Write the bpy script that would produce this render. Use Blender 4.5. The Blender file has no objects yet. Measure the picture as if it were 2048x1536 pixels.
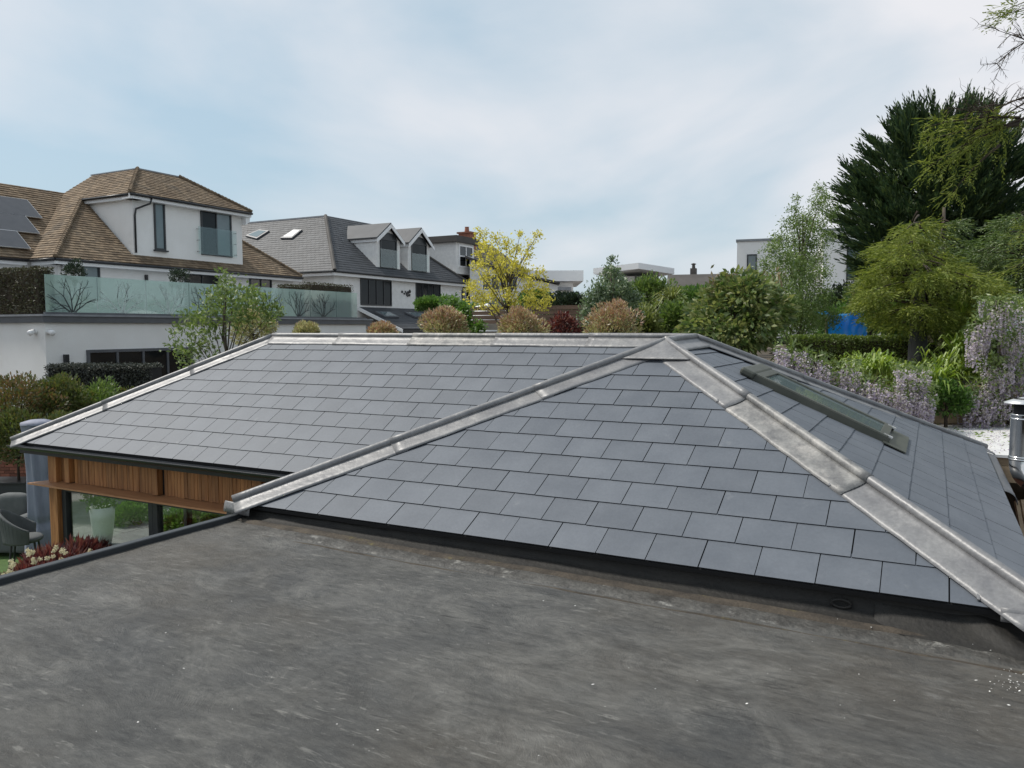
import bpy, math, random
import numpy as np
from mathutils import Vector, Matrix

SC = bpy.context.scene
COL = SC.collection
random.seed(7)
RNG = np.random.default_rng(11)
R = math.radians

# ------------------------------------------------------------------ camera
F_PX = 1582.0
CAM = np.array([4.5626, -4.2163, 1.3105])
YAW, PITCH, ROLL = -0.48801, -0.06968, -0.00247
_f = np.array([math.sin(YAW)*math.cos(PITCH), math.cos(YAW)*math.cos(PITCH), math.sin(PITCH)])
_r = np.array([math.cos(YAW), -math.sin(YAW), 0.0])
_u = np.cross(_r, _f)
CR = math.cos(ROLL)*_r + math.sin(ROLL)*_u
CU = -math.sin(ROLL)*_r + math.cos(ROLL)*_u
CF = _f
cd = bpy.data.cameras.new('camera'); cam = bpy.data.objects.new('camera', cd); COL.objects.link(cam)
cd.sensor_width = 36.0; cd.lens = F_PX/2048*36.0; cd.clip_start = 0.05; cd.clip_end = 2000
cam.matrix_world = Matrix(((CR[0], CU[0], -CF[0], CAM[0]), (CR[1], CU[1], -CF[1], CAM[1]), (CR[2], CU[2], -CF[2], CAM[2]), (0, 0, 0, 1)))
SC.camera = cam

# ------------------------------------------------------------------ world, sun, exposure
SUN_YAW, SUN_EL = R(-100), R(54)
w = bpy.data.worlds.new('World'); SC.world = w; w.use_nodes = True
nt = w.node_tree; nt.nodes.clear()
def N_(t, **kw):
    n = nt.nodes.new(t)
    for k, v in kw.items(): setattr(n, k, v)
    return n
out = N_('ShaderNodeOutputWorld'); bg = N_('ShaderNodeBackground'); sky = N_('ShaderNodeTexSky')
sky.sky_type = 'NISHITA'; sky.sun_disc = False; sky.sun_elevation = SUN_EL; sky.sun_rotation = SUN_YAW
sky.air_density = 1.0; sky.dust_density = 2.2; sky.ozone_density = 1.5; sky.altitude = 50
tc = N_('ShaderNodeTexCoord'); mp = N_('ShaderNodeMapping'); mp.inputs['Scale'].default_value = (1.0, 1.0, 2.6)
mp.inputs['Rotation'].default_value = (0.0, R(14), R(25))
n1 = N_('ShaderNodeTexNoise'); n1.inputs['Scale'].default_value = 1.55; n1.inputs['Detail'].default_value = 8; n1.inputs['Roughness'].default_value = 0.46; n1.inputs['Distortion'].default_value = 0.35
r1 = N_('ShaderNodeValToRGB'); r1.color_ramp.elements[0].position = 0.40; r1.color_ramp.elements[1].position = 0.62
r1.color_ramp.elements[0].color = (0.0, 0.0, 0.0, 1); r1.color_ramp.elements[1].color = (1, 1, 1, 1)
mixc = N_('ShaderNodeMix', data_type='RGBA'); 
mixc.inputs[7].default_value = (5.25, 5.3, 5.55, 1)
hs = N_('ShaderNodeHueSaturation'); hs.inputs['Saturation'].default_value = 0.9; hs.inputs['Value'].default_value = 0.85
veil = N_('ShaderNodeMix', data_type='RGBA'); veil.inputs[0].default_value = .72; veil.inputs[7].default_value = (3.0, 4.05, 4.7, 1)
L = nt.links.new
L(tc.outputs['Generated'], mp.inputs['Vector']); L(mp.outputs['Vector'], n1.inputs['Vector'])
L(n1.outputs['Fac'], r1.inputs['Fac']); L(r1.outputs['Color'], mixc.inputs[0])
L(sky.outputs['Color'], hs.inputs['Color']); L(hs.outputs['Color'], veil.inputs[6]); L(veil.outputs[2], mixc.inputs[6])
L(mixc.outputs[2], bg.inputs['Color']); bg.inputs['Strength'].default_value = 0.069
L(bg.outputs['Background'], out.inputs['Surface'])
sd = bpy.data.lights.new('sun', 'SUN'); so = bpy.data.objects.new('sun', sd); COL.objects.link(so)
sd.energy = 1.7; sd.angle = R(8); sd.color = (1.0, 0.95, 0.87)
sdir = Vector((math.sin(SUN_YAW)*math.cos(SUN_EL), math.cos(SUN_YAW)*math.cos(SUN_EL), math.sin(SUN_EL)))
so.rotation_mode = 'QUATERNION'; so.rotation_quaternion = sdir.to_track_quat('Z', 'Y'); so.location = (20, 40, 40)
vs = SC.view_settings; vs.view_transform = 'Standard'; vs.look = 'None'; vs.gamma = 1.0; vs.use_curve_mapping = False
vs.exposure = 1.2
SC.cycles.max_bounces = 8; SC.cycles.transparent_max_bounces = 12

# ------------------------------------------------------------------ helpers
def ray(x, y):
    return CF + CR*(x-1024)/F_PX - CU*(y-768)/F_PX
def at(x, y, depth):
    """point seen at pixel (x, y) of the 2048 px photograph, depth metres ahead of the camera"""
    return CAM + ray(x, y)*depth
def onp(x, y, n, k):
    v = ray(x, y); n = np.array(n, float)
    return CAM + v*((k - n@CAM)/(n@v))
def onU(x, y, U): return onp(x, y, (1, 0, 0), U)
def onV(x, y, V): return onp(x, y, (0, 1, 0), V)
def onZ(x, y, Z): return onp(x, y, (0, 0, 1), Z)
def nrm(v):
    v = np.asarray(v, float); return v/np.linalg.norm(v)

def tag(o, label=None, cat=None, group=None, kind=None):
    if label: o['label'] = label
    if cat: o['category'] = cat
    if group: o['group'] = group
    if kind: o['kind'] = kind
    return o
def thing(name, label, cat, loc=(0, 0, 0), group=None):
    o = bpy.data.objects.new(name, None); COL.objects.link(o)
    o.location = tuple(float(c) for c in loc); o.empty_display_size = .1
    return tag(o, label, cat, group)
def adopt(o, parent):
    o.parent = parent
    if parent.type == 'EMPTY': o.matrix_parent_inverse = Matrix.Translation(-Vector(parent.location))
def mesh_obj(name, me, parent=None, matrix=None):
    o = bpy.data.objects.new(name, me); COL.objects.link(o)
    if parent is not None: adopt(o, parent)
    if matrix is not None: o.matrix_basis = matrix
    return o

class MB:
    """collects shapes for one mesh object"""
    def __init__(s): s.v = []; s.f = []; s.m = []
    def add(s, vs, fs, mi=0):
        b = len(s.v); s.v += [tuple(float(c) for c in p) for p in vs]
        for f in fs: s.f.append([b+i for i in f]); s.m.append(mi)
        return s
    def box(s, x0, x1, y0, y1, z0, z1, mi=0):
        return s.add([(x0,y0,z0),(x1,y0,z0),(x1,y1,z0),(x0,y1,z0),(x0,y0,z1),(x1,y0,z1),(x1,y1,z1),(x0,y1,z1)],
              [(0,3,2,1),(4,5,6,7),(0,1,5,4),(1,2,6,5),(2,3,7,6),(3,0,4,7)], mi)
    def frame(s, O, X, Y, Z, a, b, c, mi=0):
        """box spanning a=(a0,a1) along X etc. from O"""
        O, X, Y, Z = (np.asarray(q, float) for q in (O, X, Y, Z))
        vs = [O+X*i+Y*j+Z*k for k in c for (i, j) in ((a[0],b[0]),(a[1],b[0]),(a[1],b[1]),(a[0],b[1]))]
        return s.add(vs, [(0,3,2,1),(4,5,6,7),(0,1,5,4),(1,2,6,5),(2,3,7,6),(3,0,4,7)], mi)
    def bar(s, p, q, w, h, up=(0,0,1), mi=0):
        p, q = np.asarray(p, float), np.asarray(q, float); d = q-p; l = np.linalg.norm(d); d /= l
        x = nrm(np.cross(d, up)) if abs(d@np.asarray(up)) < .99 else nrm(np.cross(d, (1,0,0)))
        y = np.cross(x, d)
        return s.frame(p, x, y, d, (-w/2, w/2), (-h/2, h/2), (0, l), mi)
    def prism(s, poly, off, mi=0, side=None):
        """polygon (list of 3D points) extruded by vector off"""
        n = len(poly); off = np.asarray(off, float); P = [np.asarray(p, float) for p in poly]
        b = len(s.v); s.v += [tuple(p) for p in P] + [tuple(p+off) for p in P]
        s.f.append([b+i for i in range(n-1, -1, -1)]); s.m.append(mi)
        s.f.append([b+n+i for i in range(n)]); s.m.append(mi)
        for i in range(n):
            j = (i+1) % n; s.f.append([b+i, b+j, b+n+j, b+n+i]); s.m.append(mi if side is None else side)
        return s
    def tube(s, pts, rad, n=8, mi=0, caps=True):
        pts = [np.asarray(p, float) for p in pts]; m = len(pts)
        rad = [rad]*m if np.isscalar(rad) else list(rad)
        b = len(s.v); ref = None
        for i, p in enumerate(pts):
            d = nrm(pts[min(i+1, m-1)]-pts[max(i-1, 0)])
            if ref is None: ref = nrm(np.cross(d, (0,0,1) if abs(d[2]) < .9 else (1,0,0)))
            x = nrm(ref-d*(ref@d)); y = np.cross(d, x); ref = x
            for k in range(n):
                a = 2*math.pi*k/n; s.v.append(tuple(p+(x*math.cos(a)+y*math.sin(a))*rad[i]))
        for i in range(m-1):
            for k in range(n):
                k2 = (k+1) % n; s.f.append([b+i*n+k, b+i*n+k2, b+(i+1)*n+k2, b+(i+1)*n+k]); s.m.append(mi)
        if caps:
            s.f.append([b+k for k in range(n-1, -1, -1)]); s.m.append(mi)
            s.f.append([b+(m-1)*n+k for k in range(n)]); s.m.append(mi)
        return s
    def lathe(s, c, prof, n=20, mi=0, axis=(0,0,1)):
        """profile [(r, h)] turned about axis through c"""
        a = nrm(axis); x = nrm(np.cross(a, (1,0,0) if abs(a[0]) < .9 else (0,1,0))); y = np.cross(a, x); c = np.asarray(c, float)
        b = len(s.v)
        for r, h in prof:
            for k in range(n):
                t = 2*math.pi*k/n; s.v.append(tuple(c+a*h+(x*math.cos(t)+y*math.sin(t))*r))
        for i in range(len(prof)-1):
            for k in range(n):
                k2 = (k+1) % n; s.f.append([b+i*n+k, b+i*n+k2, b+(i+1)*n+k2, b+(i+1)*n+k]); s.m.append(mi)
        return s
    def grid(s, fn, nu, nv, mi=0):
        b = len(s.v)
        for i in range(nu+1):
            for j in range(nv+1): s.v.append(tuple(float(c) for c in fn(i/nu, j/nv)))
        for i in range(nu):
            for j in range(nv):
                a = b+i*(nv+1)+j; s.f.append([a, a+nv+1, a+nv+2, a+1]); s.m.append(mi)
        return s
    def mesh(s, name, mats, smooth=False):
        me = bpy.data.meshes.new(name); me.from_pydata(s.v, [], s.f)
        for m in (mats if isinstance(mats, (list, tuple)) else [mats]): me.materials.append(m)
        me.polygons.foreach_set('material_index', s.m)
        if smooth: me.polygons.foreach_set('use_smooth', [True]*len(s.f))
        me.update(); return me
    def build(s, name, mats, parent=None, smooth=False, label=None, kind=None, bevel=0):
        o = mesh_obj(name, s.mesh(name, mats, smooth), parent)
        if bevel:
            b = o.modifiers.new('bevel', 'BEVEL'); b.width = bevel; b.segments = 2; b.limit_method = 'ANGLE'; b.angle_limit = R(40)
        return tag(o, label, kind=kind)

def np_mesh(name, V, Q, mat):
    """fast mesh from arrays: V (n,3), Q (m,k) faces of equal size"""
    me = bpy.data.meshes.new(name); V = np.asarray(V, np.float32); Q = np.asarray(Q, np.int32); k = Q.shape[1]
    me.vertices.add(len(V)); me.vertices.foreach_set('co', V.ravel())
    me.loops.add(Q.size); me.loops.foreach_set('vertex_index', Q.ravel())
    me.polygons.add(len(Q)); me.polygons.foreach_set('loop_start', np.arange(0, Q.size, k, dtype=np.int32))
    me.update(calc_edges=True); me.materials.append(mat); return me

# ------------------------------------------------------------------ materials
def mat(name, c1, c2=None, scale=4, rough=.6, metal=0, bump=0, bscale=60, stretch=(1,1,1), isl=0, obr=0, spec=.5,
        fine=0, fscale=40, detail=8, lo=.35, hi=.65, rvar=0, c3=None, s3=1.0, p3=.6, w3=.12, aniso_bump=None):
    m = bpy.data.materials.new(name); m.use_nodes = True; t = m.node_tree; ns = t.nodes; ln = t.links.new
    b = ns['Principled BSDF']; b.inputs['Roughness'].default_value = rough; b.inputs['Metallic'].default_value = metal
    b.inputs['Specular IOR Level'].default_value = spec
    c1 = tuple(c1)+(1,); c2 = tuple(c2)+(1,) if c2 else c1
    co = ns.new('ShaderNodeTexCoord'); ma = ns.new('ShaderNodeMapping'); ma.inputs['Scale'].default_value = stretch
    if obr:   # repeated pieces share a mesh, so shift the grain from piece to piece
        oi = ns.new('ShaderNodeObjectInfo'); vm = ns.new('ShaderNodeVectorMath'); vm.operation = 'MULTIPLY_ADD'; vm.inputs[1].default_value = (1.7, 1.3, 2.9)
        ln(oi.outputs['Location'], vm.inputs[0]); ln(co.outputs['Object'], vm.inputs[2]); ln(vm.outputs[0], ma.inputs['Vector'])
    else: ln(co.outputs['Object'], ma.inputs['Vector'])
    no = ns.new('ShaderNodeTexNoise'); no.inputs['Scale'].default_value = scale; no.inputs['Detail'].default_value = detail; no.inputs['Roughness'].default_value = .6
    ln(ma.outputs['Vector'], no.inputs['Vector'])
    cr = ns.new('ShaderNodeValToRGB'); cr.color_ramp.elements[0].position = lo; cr.color_ramp.elements[1].position = hi
    cr.color_ramp.elements[0].color = c1; cr.color_ramp.elements[1].color = c2
    ln(no.outputs['Fac'], cr.inputs['Fac']); col = cr.outputs['Color']
    if c3:
        n3 = ns.new('ShaderNodeTexNoise'); n3.inputs['Scale'].default_value = s3; n3.inputs['Detail'].default_value = 10; n3.inputs['Roughness'].default_value = .68
        ln(ma.outputs['Vector'], n3.inputs['Vector'])
        mr = ns.new('ShaderNodeMapRange'); mr.inputs[1].default_value = p3; mr.inputs[2].default_value = p3+w3
        ln(n3.outputs['Fac'], mr.inputs[0])
        mx = ns.new('ShaderNodeMix'); mx.data_type = 'RGBA'; ln(mr.outputs[0], mx.inputs[0]); ln(col, mx.inputs[6]); mx.inputs[7].default_value = tuple(c3)+(1,)
        col = mx.outputs[2]
    val = None
    def vary(src, amount, cur):
        mr = ns.new('ShaderNodeMapRange'); mr.inputs[3].default_value = 1-amount; mr.inputs[4].default_value = 1+amount
        ln(src, mr.inputs[0])
        if cur is None: return mr.outputs[0]
        mm = ns.new('ShaderNodeMath'); mm.operation = 'MULTIPLY'; ln(cur, mm.inputs[0]); ln(mr.outputs[0], mm.inputs[1]); return mm.outputs[0]
    if isl: val = vary(ns.new('ShaderNodeNewGeometry').outputs['Random Per Island'], isl, val)
    if obr: val = vary(ns.new('ShaderNodeObjectInfo').outputs['Random'], obr, val)
    if fine:
        nf = ns.new('ShaderNodeTexNoise'); nf.inputs['Scale'].default_value = fscale; nf.inputs['Detail'].default_value = 6
        ln(ma.outputs['Vector'], nf.inputs['Vector']); val = vary(nf.outputs['Fac'], fine*2, val)
    if val is not None:
        hv = ns.new('ShaderNodeHueSaturation'); ln(val, hv.inputs['Value']); ln(col, hv.inputs['Color']); col = hv.outputs['Color']
    ln(col, b.inputs['Base Color'])
    if rvar:
        mr = ns.new('ShaderNodeMapRange'); mr.inputs[3].default_value = max(.02, rough-rvar); mr.inputs[4].default_value = min(1, rough+rvar)
        ln(no.outputs['Fac'], mr.inputs[0]); ln(mr.outputs[0], b.inputs['Roughness'])
    if bump:
        nb = ns.new('ShaderNodeTexNoise'); nb.inputs['Scale'].default_value = bscale; nb.inputs['Detail'].default_value = 5
        src = ma
        if aniso_bump:
            src = ns.new('ShaderNodeMapping'); src.inputs['Scale'].default_value = aniso_bump; ln(co.outputs['Object'], src.inputs['Vector'])
        ln(src.outputs['Vector'], nb.inputs['Vector'])
        bu = ns.new('ShaderNodeBump'); bu.inputs['Strength'].default_value = bump; bu.inputs['Distance'].default_value = .02
        ln(nb.outputs['Fac'], bu.inputs['Height']); ln(bu.outputs['Normal'], b.inputs['Normal'])
    return m

def leafmat(name, cols, trans=.35, rough=.5, gloss=.06):
    """leaf colours picked per leaf; light also comes through the leaf"""
    m = bpy.data.materials.new(name); m.use_nodes = True; t = m.node_tree; ns = t.nodes; ln = t.links.new
    ns.clear(); o = ns.new('ShaderNodeOutputMaterial')
    g = ns.new('ShaderNodeNewGeometry'); cr = ns.new('ShaderNodeValToRGB'); cr.color_ramp.interpolation = 'LINEAR'
    n = len(cols); e = cr.color_ramp.elements
    while len(e) < n: e.new(.5)
    for i, c in enumerate(cols): e[i].position = i/max(1, n-1); e[i].color = tuple(c)+(1,)
    ln(g.outputs['Random Per Island'], cr.inputs['Fac'])
    d = ns.new('ShaderNodeBsdfDiffuse'); tr = ns.new('ShaderNodeBsdfTranslucent'); gl = ns.new('ShaderNodeBsdfGlossy'); gl.inputs['Roughness'].default_value = rough
    hs = ns.new('ShaderNodeHueSaturation'); hs.inputs['Value'].default_value = 1.25; hs.inputs['Saturation'].default_value = 1.1
    ln(cr.outputs['Color'], d.inputs['Color']); ln(cr.outputs['Color'], hs.inputs['Color']); ln(hs.outputs['Color'], tr.inputs['Color'])
    m1 = ns.new('ShaderNodeMixShader'); m1.inputs[0].default_value = trans; ln(d.outputs[0], m1.inputs[1]); ln(tr.outputs[0], m1.inputs[2])
    m2 = ns.new('ShaderNodeMixShader'); m2.inputs[0].default_value = gloss; ln(m1.outputs[0], m2.inputs[1]); ln(gl.outputs[0], m2.inputs[2])
    ln(m2.outputs[0], o.inputs['Surface']); return m

def glassmat(name, tint, mix_t=.8, rough=.03, body=None, bodyfac=0.0, refl=.06):
    m = bpy.data.materials.new(name); m.use_nodes = True; t = m.node_tree; ns = t.nodes; ln = t.links.new
    ns.clear(); o = ns.new('ShaderNodeOutputMaterial')
    tr = ns.new('ShaderNodeBsdfTransparent'); tr.inputs['Color'].default_value = tuple(tint)+(1,)
    gl = ns.new('ShaderNodeBsdfGlossy'); gl.inputs['Roughness'].default_value = rough; gl.inputs['Color'].default_value = (.9, .95, .95, 1)
    lw = ns.new('ShaderNodeLayerWeight'); lw.inputs['Blend'].default_value = .5
    pw = ns.new('ShaderNodeMath'); pw.operation = 'POWER'; pw.inputs[1].default_value = 4; ln(lw.outputs['Facing'], pw.inputs[0])
    fr = ns.new('ShaderNodeMapRange'); fr.inputs[3].default_value = refl; fr.inputs[4].default_value = .9; ln(pw.outputs[0], fr.inputs[0])
    last = tr
    if body:
        df = ns.new('ShaderNodeBsdfDiffuse'); df.inputs['Color'].default_value = tuple(body)+(1,)
        tl = ns.new('ShaderNodeBsdfTranslucent'); tl.inputs['Color'].default_value = tuple(body)+(1,)
        mm = ns.new('ShaderNodeMixShader'); mm.inputs[0].default_value = .4; ln(df.outputs[0], mm.inputs[1]); ln(tl.outputs[0], mm.inputs[2])
        mb = ns.new('ShaderNodeMixShader'); mb.inputs[0].default_value = bodyfac; ln(tr.outputs[0], mb.inputs[1]); ln(mm.outputs[0], mb.inputs[2]); last = mb
    m2 = ns.new('ShaderNodeMixShader'); ln(fr.outputs[0], m2.inputs[0]); ln(last.outputs[0], m2.inputs[1]); ln(gl.outputs[0], m2.inputs[2])
    ln(m2.outputs[0], o.inputs['Surface']); return m

def feltmat():
    # weathered felt: grey base, brown staining, pale scuffs and darker drag marks, each with its own shape
    m = bpy.data.materials.new('felt'); m.use_nodes = True; t = m.node_tree; ns = t.nodes; ln = t.links.new; b = ns['Principled BSDF']
    co = ns.new('ShaderNodeTexCoord')
    def noise(scale, st=(1,1,1), rot=0, det=8, ro=.6, dist=0, loc=(0,0,0)):
        ma = ns.new('ShaderNodeMapping'); ma.inputs['Scale'].default_value = st; ma.inputs['Rotation'].default_value = (0,0,rot); ma.inputs['Location'].default_value = loc; ln(co.outputs['Object'], ma.inputs['Vector'])
        n = ns.new('ShaderNodeTexNoise'); n.inputs['Scale'].default_value = scale; n.inputs['Detail'].default_value = det; n.inputs['Roughness'].default_value = ro; n.inputs['Distortion'].default_value = dist
        ln(ma.outputs['Vector'], n.inputs['Vector']); return n.outputs['Fac']
    def rng_(src, a, b_, c=0., d=1.):
        r = ns.new('ShaderNodeMapRange'); r.inputs[1].default_value = a; r.inputs[2].default_value = b_; r.inputs[3].default_value = c; r.inputs[4].default_value = d; ln(src, r.inputs[0]); return r.outputs[0]
    def mix(f, a, c, mode='MIX'):
        x = ns.new('ShaderNodeMix'); x.data_type = 'RGBA'; x.blend_type = mode
        if isinstance(f, float): x.inputs[0].default_value = f
        else: ln(f, x.inputs[0])
        for i, v in ((6, a), (7, c)):
            if isinstance(v, tuple): x.inputs[i].default_value = v+(1,)
            else: ln(v, x.inputs[i])
        return x.outputs[2]
    c = mix(rng_(noise(.8, det=6, dist=.6), .36, .62), (.028,.031,.034), (.074,.073,.068))
    c = mix(rng_(noise(.45, loc=(3.1,7.7,0), det=10, ro=.65), .46, .62, 0, .75), c, (.058,.047,.033))
    c = mix(rng_(noise(1.5, st=(1,1.3,1), rot=.5, det=14, ro=.78, dist=.7), .50, .70, 0, .75), c, (.20,.195,.178))
    c = mix(rng_(noise(2.6, st=(.8,1.5,1), rot=.35, det=14, ro=.78, dist=.8, loc=(9,2,0)), .57, .72, 0, .65), c, (.23,.225,.21))
    c = mix(rng_(noise(1.9, st=(.7,1.4,1), rot=-.3, det=14, ro=.78, dist=.6, loc=(1,5,0)), .52, .68, 0, .8), c, (.014,.0145,.015))
    c = mix(rng_(noise(16, st=(.6,1.6,1), rot=.3, det=10, ro=.7), .3, .7, .0, 1.), mix(.35, c, (.02,.02,.02)), mix(.26, c, (.22,.215,.20)))
    def mul(a, b):
        q = ns.new('ShaderNodeMath'); q.operation = 'MULTIPLY'; ln(a, q.inputs[0]); ln(b, q.inputs[1]); return q.outputs[0]
    c = mix(mul(rng_(noise(34, st=(.28,1.5,1), rot=.45, det=5, ro=.6, dist=.5), .59, .66, 0, .5), rng_(noise(1.7, det=5, loc=(4,4,4)), .45, .6)), c, (.26,.255,.235))
    c = mix(mul(rng_(noise(26, st=(.25,1.6,1), rot=-.25, det=5, ro=.6, dist=.6, loc=(8,1,0)), .59, .66, 0, .6), rng_(noise(1.4, det=5, loc=(7,2,1)), .45, .6)), c, (.014,.014,.014))
    c = mix(rng_(noise(70, det=4), .62, .75, 0, .5), c, (.17,.165,.15))
    ln(c, b.inputs['Base Color']); b.inputs['Specular IOR Level'].default_value = .4
    ln(rng_(noise(3, det=8), .3, .7, .5, .8), b.inputs['Roughness'])
    bu = ns.new('ShaderNodeBump'); bu.inputs['Strength'].default_value = .6; bu.inputs['Distance'].default_value = .02
    ad = ns.new('ShaderNodeMath'); ad.operation = 'ADD'; ln(noise(22, st=(.7,1.5,1), rot=.3, det=9, ro=.7), ad.inputs[0]); ln(rng_(noise(2.6, st=(.8,1.5,1), rot=.35, det=12, ro=.78, dist=.8, loc=(9,2,0)), .4, .7, 0, 1.2), ad.inputs[1])
    ln(ad.outputs[0], bu.inputs['Height']); ln(bu.outputs['Normal'], b.inputs['Normal']); return m
M = {}
M['slate'] = mat('slate', (.083,.095,.114), (.109,.122,.142), scale=2.6, rough=.56, obr=.065, bump=.05, bscale=60, fine=.06, fscale=46, rvar=.05, spec=.4, c3=(.165,.175,.185), s3=5, p3=.62, w3=.2)
M['slate_edge'] = mat('slate_edge', (.03,.032,.036), rough=.8)
M['underlay'] = mat('underlay', (.012,.012,.013), rough=.9)
M['lead'] = mat('lead', (.15,.15,.156), (.22,.219,.219), scale=5, rough=.46, metal=.12, bump=.35, bscale=12, fine=.14, fscale=50, rvar=.14, c3=(.31,.305,.295), s3=3.0, p3=.56, w3=.2)
M['lead_weathered'] = mat('lead_weathered', (.12,.12,.121), (.25,.246,.236), scale=9, rough=.52, metal=.12, bump=.3, bscale=16, fine=.16, fscale=60, rvar=.15, c3=(.33,.315,.295), s3=6.0, p3=.52, w3=.15)
M['black_plastic'] = mat('black_plastic', (.012,.013,.015), (.02,.021,.024), rough=.38)
M['anthracite'] = mat('anthracite', (.022,.026,.03), (.03,.034,.038), rough=.42)
M['felt'] = feltmat()
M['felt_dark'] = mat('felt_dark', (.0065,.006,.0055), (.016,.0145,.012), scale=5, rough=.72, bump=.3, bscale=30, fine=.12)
M['felt_lap'] = mat('felt_lap', (.03,.027,.023), (.075,.072,.065), scale=7, rough=.62, bump=.7, bscale=30, fine=.25, fscale=50, c3=(.19,.185,.17), s3=9, p3=.58, w3=.1)
M['silt'] = mat('silt', (.030,.024,.018), (.065,.052,.038), scale=9, rough=.9, fine=.2, bump=.4, c3=(.09,.075,.03), s3=5, p3=.6, w3=.1)
M['cedar'] = mat('cedar', (.20,.08,.024), (.36,.165,.058), scale=3, rough=.6, obr=.28, stretch=(9,9,.7), bump=.15, bscale=20, fine=.12)
M['cedar_flat'] = mat('cedar_flat', (.30,.14,.062), (.40,.20,.095), scale=3, rough=.55, stretch=(.6,8,8), fine=.1)
M['white'] = mat('white_render', (.77,.755,.73), (.84,.83,.81), scale=.7, rough=.85, bump=.12, bscale=70, fine=.03, c3=(.60,.585,.56), s3=.6, p3=.64, w3=.2)
M['bright_white'] = mat('bright_white_render', (.85,.83,.81), (.89,.88,.87), scale=.7, rough=.8, fine=.02)
M['white2'] = mat('white_pebbledash', (.74,.73,.71), (.84,.83,.81), scale=5, rough=.9, bump=.35, bscale=40, fine=.05)
M['upvc'] = mat('white_plastic', (.82,.82,.82), rough=.4)
M['tile'] = mat('clay_tile', (.135,.094,.058), (.225,.166,.108), scale=.9, rough=.9, isl=.30, fine=.1, fscale=9, c3=(.085,.068,.052), s3=.9, p3=.54, w3=.2)
M['far_slate'] = mat('far_slate', (.042,.045,.051), (.060,.064,.071), scale=.9, rough=.62, isl=.16, fine=.06, fscale=8)
M['dark_tile'] = mat('dark_tile', (.055,.05,.046), (.085,.078,.072), scale=.8, rough=.8, isl=.2)
M['dark_glass'] = mat('dark_glass', (.010,.012,.013), (.02,.024,.026), scale=.6, rough=.04, spec=.7)
M['dim_glass'] = mat('dim_glass', (.012,.014,.016), (.02,.024,.026), scale=.8, rough=.08, spec=.22)
M['sky_glass'] = mat('sky_glass', (.10,.14,.15), (.16,.20,.21), scale=.5, rough=.04, spec=.8)
M['grey_metal'] = mat('grey_metal', (.085,.09,.10), (.11,.115,.125), scale=2, rough=.45)
M['coping'] = mat('coping', (.20,.21,.225), (.27,.28,.30), scale=3, rough=.45)
M['steel'] = mat('steel', (.62,.62,.61), (.72,.72,.71), scale=3, rough=.17, metal=1, fine=.05)
M['glass'] = glassmat('clear_glass', (.93,.95,.94), refl=.06)
M['frosted'] = glassmat('frosted_glass', (.74,.82,.80), body=(.42,.54,.52), bodyfac=.44)
M['solar'] = mat('solar_cell', (.04,.045,.055), (.055,.06,.07), scale=3, rough=.4, spec=.5)
M['alu'] = mat('aluminium', (.6,.61,.62), rough=.35, metal=.6)
M['skyl_frame'] = mat('grey_green_metal', (.060,.066,.055), (.085,.090,.075), scale=4, rough=.42, metal=.2)
M['earth'] = mat('earth', (.045,.034,.024), (.085,.066,.046), scale=3, rough=.95, bump=.5, bscale=9)
M['turf'] = mat('turf', (.035,.075,.012), (.065,.125,.022), scale=8, rough=.85, bump=.6, bscale=160, fine=.25, fscale=120)
M['paving'] = mat('paving', (.15,.15,.145), (.21,.21,.205), scale=2, rough=.8, obr=.1, fine=.06)
M['brown_board'] = mat('brown_board', (.085,.052,.036), (.15,.098,.07), scale=2, rough=.8, stretch=(.6,.6,8), obr=.25, fine=.12)
M['grey_board'] = mat('grey_board', (.22,.20,.18), (.36,.33,.30), scale=2, rough=.85, stretch=(.6,.6,8), obr=.2, fine=.12)
M['sleeper'] = mat('sleeper', (.26,.19,.12), (.42,.32,.21), scale=2, rough=.85, stretch=(.7,6,6), obr=.2, fine=.15)
M['bark'] = mat('bark', (.05,.038,.028), (.11,.088,.068), scale=8, rough=.95, stretch=(1,1,.3), bump=.5, bscale=14)
M['trunk_grey'] = mat('trunk_grey', (.05,.05,.052), (.075,.075,.078), scale=6, rough=.9, stretch=(3,3,.4), bump=.3, bscale=10)
M['twig'] = mat('twig', (.035,.024,.016), (.06,.045,.03), scale=6, rough=.95)
M['fabric_grey'] = mat('fabric_grey', (.085,.09,.09), (.115,.12,.12), scale=5, rough=.9, bump=.2, bscale=220)
M['cover'] = mat('cover_cloth', (.17,.185,.24), (.24,.255,.32), scale=3, rough=.7, stretch=(3,3,.6))
M['pot'] = mat('pot_white', (.74,.76,.74), (.80,.81,.79), scale=3, rough=.35)
M['tarp'] = mat('tarp', (.02,.17,.46), (.03,.24,.58), scale=4, rough=.35, bump=.3, bscale=18)
M['white_sheet'] = mat('white_sheet', (.60,.60,.60), (.72,.72,.71), scale=4, rough=.45, fine=.06, c3=(.5,.46,.42), s3=7, p3=.63, w3=.1)
M['brick'] = mat('brick', (.19,.07,.045), (.26,.11,.07), scale=4, rough=.9, obr=.3, fine=.1)
M['petal'] = mat('petal', (.74,.72,.68), (.84,.83,.80), rough=.7)
from mathutils import noise as mnoise
def nz(x, y, z=0.0, s=1.0): return mnoise.noise(Vector((x*s, y*s, z*s)))

# ------------------------------------------------------------------ ground
def zf(u, v): return -.095-.0115*u
g = MB(); g.box(-400, 400, -60, 500, -3.2, -2.5); tag(g.build('ground', M['earth']), kind='structure')
g = MB(); g.box(-12.2, -0.6, -6, 9.2, -2.5, -2.488); tag(g.build('lawn', M['turf']), kind='structure')

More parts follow.
